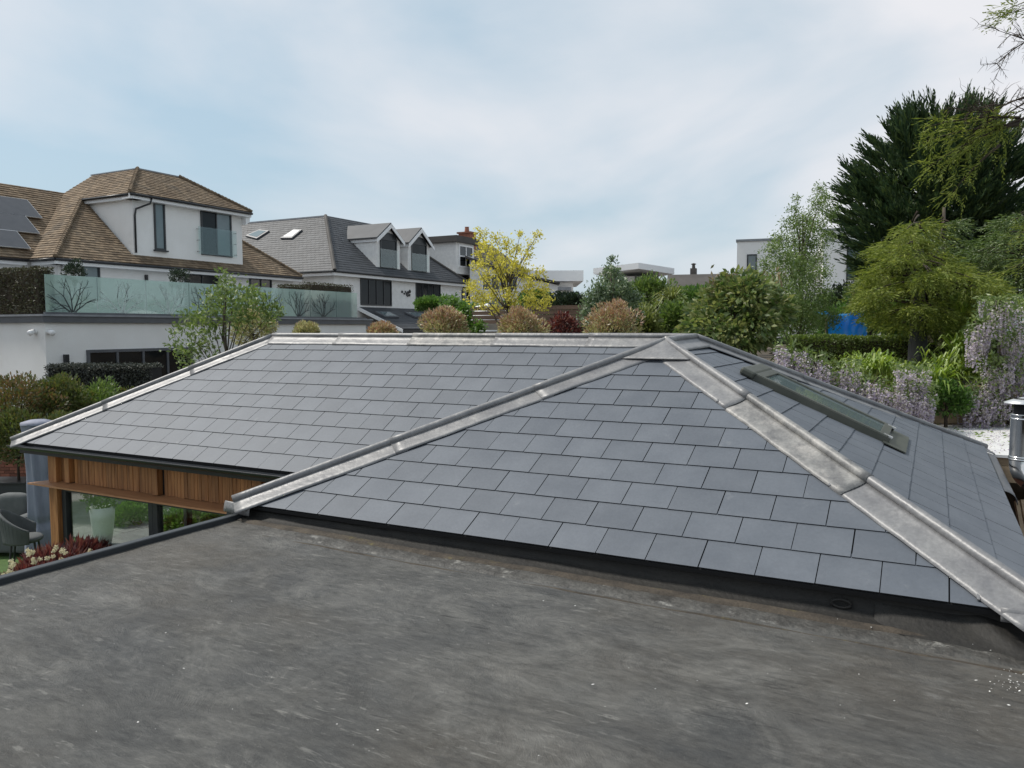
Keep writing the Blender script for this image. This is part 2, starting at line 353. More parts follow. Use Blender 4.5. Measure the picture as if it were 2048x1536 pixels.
# ------------------------------------------------------------------ flat roof the picture is taken from
fr = thing('flat_roof', 'weathered dark grey felt flat roof spread across the foreground below the slate roof', 'flat roof', (2, -2, -2.5))
def memb(a, b):
    u = .05+a*10.1; v = .06-b*7.0
    z = zf(u, v)+.007*nz(u, v, 0, .9)+.004*nz(u, v*1.6, 3, 3.1)+.0022*nz(u+3, v*2.2, 7, 8.0)
    return (u, v, z)
g = MB(); g.grid(memb, 240, 170); g.build('membrane', M['felt'], fr, smooth=True)
def upst(a, b):
    u = .03+a*9.9; k = b*6
    wig = .035*nz(u, 0, 1, 1.1)+.012*nz(u, 0, 5, 4)
    prof = [(-.09+wig, zf(u, 0)+.004), (-.03+wig*.7, zf(u, 0)+.010), (.01+wig*.3, zf(u, 0)+.022), (.032, zf(u, 0)+.04), (.042+.004*nz(u, 0, 9, 5), zf(u, 0)+.06), (.048, -.04), (.05, -.018)]
    i = min(5, int(k)); t = k-i
    p = [prof[i][j]*(1-t)+prof[i+1][j]*t for j in (0, 1)]
    bl = .012*max(0, nz(u, b*2, 2, 2.3))*math.sin(math.pi*b)
    return (u, p[0]-bl, p[1]+bl*.5)
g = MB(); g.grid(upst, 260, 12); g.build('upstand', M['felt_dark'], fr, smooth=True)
# lapped joint strip parallel to the eave, and brown silt along the foot of the upstand
def lap(a, b):
    u = .45+a*5.2; e0 = -.285+.006*nz(u, 0, 2, 3); v = e0+b*.17
    return (u, v, zf(u, v)+.007*nz(u, v, 0, .9)+.004*nz(u, v*1.6, 3, 3.1)+.0022*nz(u+3, v*2.2, 7, 8)+(.0075 if 0 < b < 1 else -.004)+.004*nz(u, v, 4, 11))
g = MB(); g.grid(lap, 200, 6); g.build('lap_joint', M['felt_lap'], fr, smooth=True)
def silt(a, b):
    u = .1+a*6.2; w0 = -.125+.05*nz(u, 1, 0, 1.7)+.03*nz(u, 2, 0, 6); w1 = -.035+.03*nz(u, 0, 1, 1.1)
    v = w0+b*(w1-w0)
    return (u, v, zf(u, v)+.007*nz(u, v, 0, .9)+.0085+(.004 if 0 < b < 1 else -.012)+.004*nz(u, v, 9, 9))
g = MB(); g.grid(silt, 220, 5); tag(g.build('silt_line', M['silt'], fr, smooth=True), kind='stuff')
def seam2(a, b):
    u = .55+a*5.0; v = -.32+b*.022-.02*a+.008*nz(u, 0, 3, 5)
    return (u, v, zf(u, v)+.007*nz(u, v, 0, .9)+.004*nz(u, v*1.6, 3, 3.1)+(.006 if 0 < b < 1 else -.003)+.012*nz(u, 0, 6, 2.3)-.003)
g = MB(); g.grid(seam2, 150, 3); tag(g.build('seam_line', M['silt'], fr, smooth=True), kind='stuff')
g = MB(); g.box(-.01, .052, -6.5, .04, -.165, -.058); g.build('edge_trim', M['anthracite'], fr, bevel=.008)
g = MB(); g.box(-.075, -.012, -6.5, .035, -.31, -.078); g.build('edge_trim', M['anthracite'], fr, bevel=.008)
g = MB(); g.box(.1, 9.9, -6.8, .02, -2.5, -.42); g.build('wall', M['white'], fr)
# outlet ring pressed into the upstand
ring = onV(1683, 1206, .03)
g = MB(); g.tube([ring+np.array([.045*math.cos(t), -.01,   .02*math.sin(t)]) for t in np.linspace(0, 2*math.pi, 17)], .008, 6); g.build('outlet_ring', M['felt_dark'], fr, smooth=True)
# fold of membrane at the corner on the right
def fold(a, b):
    x = 4.35+a*1.0; e = max(0, math.sin(math.pi*a))**.7; v = .045-(1-b)*(.08+.16*e)
    w1, w2 = math.exp(-((x-4.80-.22*(1-b))/.06)**2), math.exp(-((x-5.04-.1*(1-b))/.045)**2)
    return (x, v, zf(x, v)+.004+b*b*.085+(.06*w1+.04*w2)*b*(1.25-b))
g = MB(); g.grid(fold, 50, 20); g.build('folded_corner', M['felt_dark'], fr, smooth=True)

# petals and crumbs of litter
g = MB()
for i in range(95):
    if i < 55: x, y = random.uniform(20, 2040), 1536-(random.random()**.8)*330
    else: x, y = random.gauss(2022, 22), random.gauss(1366, 18)
    p = onZ(x, y, -.14); p[2] = zf(p[0], p[1])
    if p[1] > -.05 or p[0] < .1: continue
    s = .0016+.005*random.random()**2.2; a = random.uniform(0, 6.28); d = np.array([math.cos(a), math.sin(a), random.uniform(0, .3)]); e = np.array([-d[1], d[0], 0])*random.uniform(.3, .7)
    q = p+np.array([0, 0, .014])
    g.prism([q-d*s, q+e*s, q+d*s, q-e*s], (0, 0, .0015))
tag(g.build('petal_litter', M['petal']), 'small white fallen petals scattered over the dark felt roof', 'petals', kind='stuff')

# ------------------------------------------------------------------ garden room with the hipped slate roof
W, D, L0, D2, V0, VR, VB = 5.0969, 2.4035, 5.1099, 2.1737, 1.3081, 3.3530, 5.8323
P1, P2, Z0 = .45287, .54091, -.0349
H1 = D*math.tan(P1); H2 = Z0+(VR-V0)*math.tan(P2)
gr = thing('garden_room', 'timber and glass garden room under a hipped grey slate roof with lead hips', 'garden room', (0, 3.5, -2.5))

def clip(poly, a, b, c):
    """keep a*s+b*t <= c"""
    o = []
    for i in range(len(poly)):
        p, q = poly[i], poly[(i+1) % len(poly)]; dp, dq = a*p[0]+b*p[1]-c, a*q[0]+b*q[1]-c
        if dp <= 0: o.append(p)
        if (dp < 0 < dq) or (dq < 0 < dp): t = dp/(dp-dq); o.append((p[0]+(q[0]-p[0])*t, p[1]+(q[1]-p[1])*t))
    return o
def clip_convex(poly, win):
    for i in range(len(win)):
        p, q = win[i], win[(i+1) % len(win)]
        a, b = (q[1]-p[1]), -(q[0]-p[0]); poly = clip(poly, a, b, a*p[0]+b*p[1])
        if len(poly) < 3: return []
    ar = abs(sum(poly[i][0]*poly[(i+1) % len(poly)][1]-poly[(i+1) % len(poly)][0]*poly[i][1] for i in range(len(poly))))/2
    return poly if ar > 2e-3 else []

SLATE_W, EXPO, GAP, TH = .300, .23435, .0055, .0052
FULL = None
def slate_mesh(poly):
    """poly in local (s,t), t=0 at the tail; tail rides on the course below"""
    def up(t): return .0095-.028*t
    n = len(poly); vs = [(s, t, up(t)) for s, t in poly]+[(s, t, up(t)+TH) for s, t in poly]
    g = MB(); g.v = vs; g.f = [list(range(n-1, -1, -1)), [n+i for i in range(n)]]+[[i, (i+1) % n, n+(i+1) % n, n+i] for i in range(n)]; g.m = [1, 0]+[1]*n
    return g.mesh('slate', [M['slate'], M['slate_edge']])
def frame_matrix(O, S, T, N):
    return Matrix(((S[0], T[0], N[0], O[0]), (S[1], T[1], N[1], O[1]), (S[2], T[2], N[2], O[2]), (0, 0, 0, 1)))
n_slates = 0
def roof_face(O, S, T, N, outline, off, rows, label, holes=(), vis=lambda p: True):
    """one pitch: dark underlay sheet and every slate on it"""
    global n_slates
    O, S, T, N = (np.asarray(a, float) for a in (O, S, T, N))
    to3 = lambda p, h=0: O+S*p[0]+T*p[1]+N*h
    g = MB(); g.prism([to3(p, -.03) for p in outline], N*.028)
    sl = g.build('roof_slope', M['underlay'], gr, label=label)
    rng = random.Random(len(label)*7+rows)
    smin = min(p[0] for p in outline); smax = max(p[0] for p in outline)
    rest = MB()
    for k in range(rows+1):
        t0 = k*EXPO; s0 = off+(SLATE_W/2 if k % 2 else 0); i0 = int(math.floor((smin-s0)/SLATE_W))-1
        for i in range(i0, i0+int((smax-smin)/SLATE_W)+4):
            a = s0+i*SLATE_W; ln = EXPO+.035
            hw = rng.uniform(-.0012, .0012)
            rect = [(a+GAP/2+hw, t0+rng.uniform(-.0018, .0018)), (a+SLATE_W-GAP/2+hw, t0+rng.uniform(-.0018, .0018)), (a+SLATE_W-GAP/2+hw, t0+ln), (a+GAP/2+hw, t0+ln)]
            pl = clip_convex(rect, outline)
            if not pl: continue
            c = (sum(p[0] for p in pl)/len(pl), sum(p[1] for p in pl)/len(pl))
            if any(h[0] < c[0] < h[1] and h[2] < c[1] < h[3] for h in holes): continue
            loc = [(p[0]-a, p[1]-t0) for p in pl]
            tilt = rng.gauss(0, .0012)
            Mx = frame_matrix(to3((a, t0)), nrm(S+N*tilt), nrm(T+N*rng.gauss(0, .0015)), nrm(N-S*tilt))
            if n_slates < 296 and vis(c):
                o = mesh_obj('slate', slate_mesh(loc), sl, Mx); n_slates += 1
            else:
                me = [Mx @ Vector((s, t, .0095-.028*t)) for s, t in loc]; rest.prism(me, N*TH, side=1)
    if rest.f: tag(rest.build('slates', [M['slate'], M['slate_edge']], sl), kind='stuff')
    return sl
c1, s1, c2, s2 = math.cos(P1), math.sin(P1), math.cos(P2), math.sin(P2)
pr = math.atan2(H1, W/2); cr_, sr_ = math.cos(pr), math.sin(pr); TR = (W/2)/cr_; TL = (VR-V0)/c2
roof_face((0,0,0), (1,0,0), (0,c1,s1), (0,-s1,c1), [(0,0), (W,0), (W/2, D/c1)], .1715, 11, 'triangular hip end of the slate roof facing the flat roof')
def left_vis(c):   # slates hidden behind the nearer wing are laid as one joined part
    P = np.array([c[0], V0+c[1]*c2, Z0+c[1]*s2])-CAM
    x = 1024+F_PX*(P@CR)/(P@CF); y = 768-F_PX*(P@CU)/(P@CF)
    return y < 1022-(x-480)*.388+60
roof_face((0,V0,Z0), (1,0,0), (0,c2,s2), (0,-s2,c2), [(-L0,0), (0,0), (W/2,TL), (-L0+D2,TL)], .05, 10, 'long slate slope on the left wing', vis=left_vis)
SKY_S, SKY_T = (2.66, 3.42), (.93, 2.08)
roof_face((W,0,0), (0,1,0), (-cr_,0,sr_), (sr_,0,cr_), [(0,0), (VB,0), (VR,TR), (D,TR)], .08, 12, 'right hand slate slope with the roof window',
          holes=[(SKY_S[0]-.02, SKY_S[1]+.02, SKY_T[0]-.05, SKY_T[1]+.02)])
apx = np.array([W/2, D, H1]); rc = np.array([W/2, VR, H2]); la = np.array([-L0+D2, VR, H2])
for poly in ([(-L0,VB,Z0), (-L0+D2,VR,H2), (W/2,VR,H2), (W,VB,Z0)], [(-L0,V0,Z0), (-L0+D2,VR,H2), (-L0,VB,Z0)], [(0,0,0), (W/2,D,H1), (W/2,VR,H2), (0,V0,Z0)]):
    g = MB(); g.prism([np.array(p)-np.array((0,0,.012)) for p in poly], (0,0,.02)); g.build('roof_slope', M['slate'], gr, label='far slope of the slate roof')

def perp_in(N, h, inside):
    d = nrm(np.cross(N, h)); return d if d@inside > 0 else -d
def lead_run(A, B, faces, segs, weather=(), wid=.165, rr=.029, seed=1):
    """roll and flashings along A (low) -> B (high); faces = [(normal, inward hint)]"""
    A, B = np.asarray(A, float), np.asarray(B, float); h = nrm(B-A); ln = np.linalg.norm(B-A); rg = random.Random(seed)
    upv = nrm(sum(np.asarray(f[0], float) for f in faces))
    cuts = np.linspace(0, ln, segs+1)
    for i in range(segs):
        a, b = cuts[i], min(ln, cuts[i+1]+(.10 if i < segs-1 else 0))
        mt = M['lead_weathered'] if i in weather else M['lead']
        for N, hint in faces:
            N = np.asarray(N, float); d = perp_in(N, h, np.asarray(hint, float)); ph = rg.uniform(0, 9)
            nn = max(6, int((b-a)/.07))
            def sheet(x, y, a=a, b=b, d=d, N=N, ph=ph, i=i):
                s = a+(b-a)*x; lift = .0255-.008*(x)+ .0022*nz(s*7, y*2, ph)+.004*nz(s*2.5, 0, ph)*y
                wv = wid+.007*nz(s, 0, ph, 2.2)+.003*nz(s, 5, ph, 9)
                return A+h*s+d*(.012+y*(wv-.012))+N*(lift+(-.009 if y > .98 else 0)+.012*(1-y)**6)
            g = MB(); g.grid(sheet, nn, 7)
            o = g.build('lead_sheet', mt, gr, smooth=True)
            so_ = o.modifiers.new('thickness', 'SOLIDIFY'); so_.thickness = .003; so_.offset = -1
        g = MB(); nn = max(5, int((b-a)/.1))
        pts = [A+h*(a+(b-a)*k/nn)+upv*(.042+.0015*nz((a+(b-a)*k/nn), i, 3, 4)) for k in range(nn+1)]
        g.tube(pts, [rr+.0035-.005*k/nn for k in range(nn+1)], 14); g.build('lead_roll', mt, gr, smooth=True)
        # lap bead where the upper sheet ends over the lower one
    return upv
nA, nL, nR = np.array((0,-s1,c1)), np.array((0,-s2,c2)), np.array((sr_,0,cr_)); nWL = np.array((-sr_,0,cr_)); nB = np.array((0,s2,c2)); nE = nrm((-(H2-Z0), 0, D2))
lead_run((-.02,-.02,0), apx, [(nA,(1,0,0)), (nWL,(0,1,0))], 3, seed=1)
lead_run((W+.015,-.02,0), apx, [(nA,(-1,0,0)), (nR,(0,1,0))], 3, weather=(1,), wid=.19, seed=2)
lead_run((-L0-.02,V0-.02,Z0), la, [(nL,(1,0,0)), (nE,(0,1,0))], 3, seed=3)
lead_run((W+.01,VB+.01,Z0), rc, [(nR,(0,-1,0)), (nB,(-1,0,0))], 3, wid=.15, seed=4)
lead_run(la, rc, [(nL,(0,-1,0)), (nB,(0,1,0))], 5, weather=(2,), wid=.16, seed=5)
lead_run(apx, rc, [(nR,(1,0,0)), (nWL,(-1,0,0))], 1, wid=.16, seed=6)
# copper-coloured clips under the free edge of the near hip flashing
for x, y in ((1436, 806), (1660, 974), (1956, 1201)):
    p = onp(x, y, nA, 0.0)+nA*.028; g = MB(); g.frame(p, (1,0,0), (0,c1,s1), nA, (-.006, .006), (-.022, .022), (-.008, .0)); g.build('lead_clip', M['lead'], gr)
# apron saddle over the near apex
g = MB()
def saddle(x, y):
    s = (x-.5)*2; t = y*.33; e = D/c1
    ts = e-t; half = (W/2)*(1-ts/e)+.03
    return np.array((W/2+s*half*.93, ts*c1, ts*s1))+nA*(.037+.02*(1-y)**3)
g.grid(saddle, 12, 8); o = g.build('lead_saddle', M['lead'], gr, smooth=True); o.modifiers.new('t', 'SOLIDIFY').thickness = .003
# dressed lead ends at the feet of the hips
g = MB(); g.grid(lambda x, y: np.array((-.10+.26*x, -.035-.02*y+.12*x*0, .025-.075*y*y-.01*x)), 8, 4); o = g.build('lead_end', M['lead'], gr, smooth=True); o.modifiers.new('t', 'SOLIDIFY').thickness = .004
g = MB(); g.grid(lambda x, y: np.array((W-.22+.3*x, -.03-.02*y, .03-.06*y*y)), 8, 4); o = g.build('lead_end', M['lead'], gr, smooth=True); o.modifiers.new('t', 'SOLIDIFY').thickness = .004

# eaves: gutters and fascias
def gutter(p, q, r=.046, outv=(0,-1,0)):
    p, q, ov = np.asarray(p, float), np.asarray(q, float), np.asarray(outv, float); g = MB()
    def prof(x, y):
        t = math.pi*(1+y); rr = r
        return p+(q-p)*x+ov*rr*math.cos(t)+np.array((0,0,1))*rr*math.sin(t)
    g.grid(prof, 12, 12); o = g.build('gutter', M['black_plastic'], gr, smooth=True); m = o.modifiers.new('t', 'SOLIDIFY'); m.thickness = .006; return o
gutter((-L0-.06, V0-.03, Z0-.025), (-.05, V0-.03, Z0-.025))
g = MB(); g.box(-L0+.02, 0.0, V0+.03, V0+.055, Z0-.125, Z0-.005); g.build('fascia', M['black_plastic'], gr)
g = MB(); g.box(-.13, -.012, .06, V0-.06, -.11, -.035); g.build('box_gutter', M['anthracite'], gr, bevel=.01)
g = MB(); g.lathe((-.075, -.004, -.085), [(0, 0), (.055, 0), (.055, .03), (0, .03)], 16, axis=(0,1,0)); g.build('gutter_outlet', M['anthracite'], gr, smooth=False)
g = MB(); g.box(.0, .03, .05, V0, -.2, -.01); g.build('fascia', M['black_plastic'], gr)
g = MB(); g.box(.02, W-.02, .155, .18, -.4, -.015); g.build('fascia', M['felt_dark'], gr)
g = MB(); g.box(W-.06, W-.03, .2, VB-.1, -.22, -.012); g.build('fascia', M['black_plastic'], gr)
# pale zinc gutter length on the right eave beyond the flue
def rg_(x, y):
    v = 3.25+x*2.2; t = -math.pi*.5*y*1.25
    return np.array((W+.012+.10*math.sin(-t*.8), v, -.012+.045*(1-y)*0-.085*y*y-.02*y))
g = MB(); g.grid(rg_, 14, 8); o = g.build('gutter', M['grey_metal'], gr, smooth=True, label='grey metal gutter length beside the flue'); o.modifiers.new('t', 'SOLIDIFY').thickness = .005
g = MB(); g.box(-L0+.1, -.1, V0+.06, VB-.2, Z0-.115, Z0-.10); g.box(.1, W-.1, .2, V0+.06, -.16, -.14); g.build('soffit', M['cedar_flat'], gr)

# timber front of the left wing: posts, boards, shelf, glazing
VW = 1.52
def pu(x, y): return onV(x, y, VW)[0]
xl = -4.74
for a, b in ((xl, xl+.15),):
    g = MB(); g.box(a, b, VW-.06, VW+.09, -2.49, Z0-.13); g.build('corner_post', M['cedar'], gr)
posts = [-4.40, -2.86, -1.32]
zs = -.515
for p in posts:
    g = MB(); g.box(p-.045, p+.045, VW-.05, VW+.02, zs+.03, Z0-.13); g.build('stud', M['cedar'], gr)
u = xl+.16
bm = None
while u < -.12:
    bw = .052
    if not any(abs(u+bw/2-p) < .10 for p in posts):
        dz = random.uniform(-.004, .004)
        if bm is None:
            q = MB(); q.box(0, .047, 0, .018, 0, Z0-.13-zs-.02); bm = q.mesh('cedar_board', M['cedar'])
        mesh_obj('cedar_board', bm, gr, Matrix.Translation((u, VW+random.uniform(-.002, .003), zs+.025+dz)))
    u += bw
g = MB(); g.box(xl+.1, -.03, VW+.03, VW+.05, zs, Z0-.16); g.build('wall_lining', M['underlay'], gr)
g = MB(); g.prism([(xl-.19, VW-.2, zs-.012), (-.14, VW-.2, zs-.012), (-.14, VW+.03, zs+.005), (xl-.02, VW+.03, zs+.005)], (0, 0, .018)); g.build('shelf_board', M['cedar_flat'], gr)
# glazing below the shelf
zt = zs-.02
xs = [xl+.16, onV(307, 1040, VW)[0], -1.55, -.15]
for i in range(3):
    a, b = xs[i], xs[i+1]
    fw = .075
    f = MB(); f.box(a, a+fw, VW-.01, VW+.07, -2.45, zt); f.box(b-fw, b-.003, VW-.01, VW+.07, -2.45, zt); f.box(a+fw, b-fw, VW-.01, VW+.07, zt-.07, zt); f.box(a+fw, b-fw, VW-.01, VW+.07, -2.45, -2.37)
    wf = f.build('window', M['anthracite'], gr, bevel=.004)
    p = MB(); p.box(a+fw, b-fw, VW+.025, VW+.035, -2.37, zt-.07); p.build('pane', M['glass'], wf)
# glazed left end and plain back, floor
f = MB(); ue = xl+.05
for v0_, v1_ in ((VW+.1, 3.4), (3.4, 5.4)):
    f = MB(); f.box(ue-.03, ue+.03, v0_, v0_+.05, -2.45, -.25); f.box(ue-.03, ue+.03, v1_-.05, v1_-.002, -2.45, -.25); f.box(ue-.03, ue+.03, v0_+.05, v1_-.05, -.32, -.25)
    wf = f.build('window', M['anthracite'], gr); p = MB(); p.box(ue-.004, ue+.004, v0_+.05, v1_-.05, -2.44, -.32); p.build('pane', M['glass'], wf)
g = MB(); g.box(xl+.1, W-.35, 5.42, 5.5, -2.49, -.2); g.box(W-.45, W-.35, .3, 5.41, -2.49, -.17); g.box(.05, W-.5, .2, .28, -2.49, -.41); g.build('wall', M['brick'], gr)
g = MB(); g.box(xl+.2, W-.5, VW+.1, 5.4, -2.49, -2.46); g.build('room_floor', M['turf'], gr)

# roof window
Ow = np.array((W, 0, 0)); Sw, Tw, Nw = np.array((0,1,0)), np.array((-cr_,0,sr_)), nR
sk = MB(); (sa, sb), (ta, tb) = SKY_S, SKY_T
fo = lambda: MB()
g = MB()
for (a, b, c, d_) in ((sa, sa+.065, ta, tb), (sb-.065, sb, ta, tb), (sa+.065, sb-.065, tb-.09, tb), (sa+.065, sb-.065, ta, ta+.07)):
    g.frame(Ow, Sw, Tw, Nw, (a, b), (c, d_), (-.02, .074))
rw = g.build('roof_window', M['skyl_frame'], gr, bevel=.006)
g = MB(); g.frame(Ow, Sw, Tw, Nw, (sa+.06, sb-.06), (ta+.065, tb-.085), (.050, .060)); g.build('pane', M['sky_glass'], rw)
g = MB(); g.frame(Ow, Sw, Tw, Nw, (sa-.035, sb+.035), (tb-.02, tb+.11), (.015, .082)); g.build('top_hood', M['skyl_frame'], rw, bevel=.02)
g = MB(); g.frame(Ow, Sw, Tw, Nw, (sa-.015, sa-.001), (ta-.02, tb), (.0, .066)); g.frame(Ow, Sw, Tw, Nw, (sb+.001, sb+.015), (ta-.02, tb), (.0, .066)); g.build('side_cover', M['skyl_frame'], rw)
g = MB(); g.frame(Ow, Sw, Tw, Nw, (sa-.10, sb+.10), (ta-.16, ta+.02), (.022, .030)); g.build('apron_flashing', M['skyl_frame'], rw)
g = MB(); g.frame(Ow, Sw, Tw, Nw, (sa+.02, sa+.09), (ta-.03, ta+.04), (.063, .074)); g.frame(Ow, Sw, Tw, Nw, (sb-.09, sb-.02), (ta-.03, ta+.04), (.063, .074)); g.build('corner_cap', M['alu'], rw)

# ------------------------------------------------------------------ flue and what stands right of the room
fc = at(2043, 900, 7.3); fx, fy = fc[0], fc[1]
zt_, zb_ = at(2043, 830, 7.3)[2], at(2043, 918, 7.3)[2]
fl = thing('flue', 'shiny stainless steel flue pipe with a conical rain cowl beyond the right eave', 'flue', (fx, fy, zb_-.4))
g = MB(); g.lathe((fx, fy, 0), [(.098, zb_), (.098, zt_), (.102, zt_+.004), (.102, zt_+.012), (.02, zt_+.012)], 32); g.build('pipe', M['steel'], fl, smooth=True)
for zz in (zb_+.0, zb_+.02, zt_-.03):
    g = MB(); g.lathe((fx, fy, zz), [(.098, -.012), (.104, -.008), (.104, .004), (.098, .008)], 32); g.build('clamp_band', M['steel'], fl, smooth=True)
g = MB(); g.lathe((fx, fy, zt_), [(.075, 0), (.075, .16)], 24); g.build('inner_liner', M['underlay'], fl)
g = MB(); g.lathe((fx, fy, zt_+.11), [(.155, 0), (.155, .008), (.09, .035), (.02, .055), (0, .056)], 32); g.lathe((fx, fy, zt_+.11), [(.155, 0), (0, .01)], 32); g.build('cowl', M['alu'], fl, smooth=True)
g = MB(); pts = [np.array((fx, fy, zb_-.01))]; dirb = nrm((-.25, .55, 0))
for k in range(1, 6):
    a = k/5*R(62); pts.append(np.array((fx, fy, zb_-.01))+np.array((-.25, -.3, 0))*0+nrm((.6, -.3, 0))*(.16*(1-math.cos(a)))-np.array((0, 0, 1))*.2*math.sin(a))
g.tube(pts, [.098, .099, .102, .103, .102, .102], 28, caps=False); pts2 = [pts[-1], pts[-1]+nrm(pts[-1]-pts[-2])*.3]; g.tube(pts2, .103, 28)
g.build('elbow', M['steel'], fl, smooth=True)
# ------------------------------------------------------------------ building helpers
def poly_frame(pts):
    P = [np.asarray(p, float) for p in pts]; n = nrm(np.cross(P[1]-P[0], P[2]-P[0]))
    if n[2] < 0: n = -n
    s = nrm(np.cross((0,0,1), n)); t = np.cross(n, s); return P[0], s, t, n
def is_convex_ccw(pl):
    a = sum(pl[i][0]*pl[(i+1) % len(pl)][1]-pl[(i+1) % len(pl)][0]*pl[i][1] for i in range(len(pl)))
    return pl if a > 0 else pl[::-1]
def tiled(parent, pts, material, expo, wid, lift=.022, label=None, base=None, th=.06, jitter=.12, name='roof_slope'):
    """a pitch of small tiles: a solid sheet, plus every tile as real stepped geometry joined in one part"""
    O, S, T, N = poly_frame(pts); P = [np.asarray(p, float) for p in pts]
    pl = is_convex_ccw([((p-O)@S, (p-O)@T) for p in P])
    g = MB(); g.prism([O+S*a+T*b-N*th for a, b in pl], N*(th-.006)); sl = g.build(name, base or material, parent, label=label)
    s0 = min(p[0] for p in pl); s1_ = max(p[0] for p in pl); t0 = min(p[1] for p in pl); t1 = max(p[1] for p in pl)
    g = MB(); rg = random.Random(int(abs(O[0]*100+O[1]*10)))
    k = 0; t = t0
    while t < t1:
        off = (wid/2 if k % 2 else 0)+rg.uniform(-.1, .1)*wid; i = int((s1_-s0)/wid)+2
        band = clip(clip(pl, 0, -1, -t), 0, 1, t+expo)
        if len(band) >= 3:
            b0, b1 = min(p[0] for p in band), max(p[0] for p in band)
            j0, j1 = int((b0-s0)/wid)-1, int((b1-s0)/wid)+2
            for j in range(j0, j1):
                a = s0+off+j*wid-wid/2
                q = clip(clip(band, -1, 0, -a), 1, 0, a+wid*.97)
                if len(q) < 3: continue
                dl = lift*(1+rg.uniform(-jitter, jitter)*2)
                h = lambda p: dl*(1-(p[1]-t)/expo)+.004
                top = [O+S*p[0]+T*p[1]+N*h(p) for p in q]
                n = len(q); b = len(g.v); g.v += [tuple(v) for v in top]; g.f.append([b+m for m in range(n)]); g.m.append(0)
                low = [m for m in range(n) if q[m][1] < t+1e-4]
                if len(low) >= 2:
                    A, B = top[low[0]], top[low[-1]]
                    b2 = len(g.v); g.v += [tuple(A-N*dl*1.1), tuple(B-N*dl*1.1)]
                    g.f.append([b+low[0], b2, b2+1, b+low[-1]]); g.m.append(0)
        t += expo; k += 1
    tag(g.build('tiles', material, sl), kind='stuff'); return sl
def window(parent, O, X, Z, n, w_, h_, nm, panes=1, fw=.07, rail=0, frame=None, glass=None, depth=.03, name='window', label=None, sill=False, proud=.055):
    """framed window on a wall: X along the wall, n outward; divided into panes columns and rail rows"""
    O, X, Z, n = (np.asarray(a, float) for a in (O, X, Z, n)); frame = frame or M['anthracite']; glass = glass or M['dark_glass']
    g = MB(); rows = rail+1
    def bx(a, b, c, d, e0=-depth, e1=proud): g.frame(O, X, Z, n, (a, b), (c, d), (e0, e1))
    bx(0, fw, 0, h_); bx(w_-fw, w_, 0, h_); bx(fw, w_-fw, 0, fw); bx(fw, w_-fw, h_-fw, h_)
    iw = w_-2*fw; ih = h_-2*fw
    for i in range(1, panes): bx(fw+iw*i/panes-fw*.4, fw+iw*i/panes+fw*.4, fw, h_-fw, e1=proud-.006)
    for j in range(1, rows): bx(fw, w_-fw, fw+ih*j/rows-fw*.4, fw+ih*j/rows+fw*.4, e1=proud-.012)
    if sill: g.frame(O, X, Z, n, (-.06, w_+.06), (-.06, -.003), (-depth, proud+.07))
    o = g.build(name, frame, parent, label=label)
    for i in range(panes):
        for j in range(rows):
            a0, a1 = fw+iw*i/panes+(.4*fw if i else 0), fw+iw*(i+1)/panes-(.4*fw if i < panes-1 else 0)
            b0, b1 = fw+ih*j/rows+(.4*fw if j else 0), fw+ih*(j+1)/rows-(.4*fw if j < rows-1 else 0)
            p = MB(); p.frame(O, X, Z, n, (a0+.002, a1-.002), (b0+.002, b1-.002), (.006, .014)); p.build('pane', glass, o)
    return o
def winU(parent, U, x0, x1, ytop, ybot, panes=1, rail=0, **k):
    """window on a wall at u = U, given the photograph pixels of its edges"""
    v0, v1 = onU(x0, ytop, U)[1], onU(x1, ytop, U)[1]; xm = (x0+x1)/2
    zt_, zb_ = onU(xm, ytop, U)[2], onU(xm, ybot, U)[2]
    return window(parent, (U, v0, zb_), (0, 1, 0), (0, 0, 1), (1, 0, 0), v1-v0, zt_-zb_, None, panes, rail=rail, **k)
def pipe(parent, pts, r=.04, name='downpipe', m=None, n=8):
    g = MB(); g.tube(pts, r, n); return g.build(name, m or M['black_plastic'], parent, smooth=True)

# ------------------------------------------------------------------ neighbour with the brown tiled roof
UT, VT0, VT1 = -17.7, 9.45, 23.9         # terrace front, its two ends
h1 = thing('white_house', 'white rendered house with brown tiled hipped roof, wide dormer and roof terrace', 'house', (-24, 17, -2.5))
ZT = 1.76
g = MB(); g.box(-27, UT, VT0, VT1, -2.5, ZT-.24); g.build('wall', M['white'], h1, label='rendered wall of the ground floor extension')
g = MB(); g.box(-27, UT+.10, VT0-.10, VT1+.3, ZT-.238, ZT-.06); g.build('parapet_fascia', M['grey_metal'], h1)
g = MB(); g.box(-27, UT+.14, VT0-.14, VT1+.34, ZT-.058, ZT+.0); g.build('coping', M['coping'], h1)
UE, VC, ZE, TP = -23.5, 13.5, 3.94, .825   # eave line, corner, eave height, roof pitch
UW = UE-.42
g = MB(); g.box(-30, UW, VC+.35, 26.0, ZT-.1, ZE-.06); g.box(-30, -25.4, 3, VC+.33, ZT-.1, ZE-.06); g.build('wall', M['white'], h1, label='rendered upper storey wall')
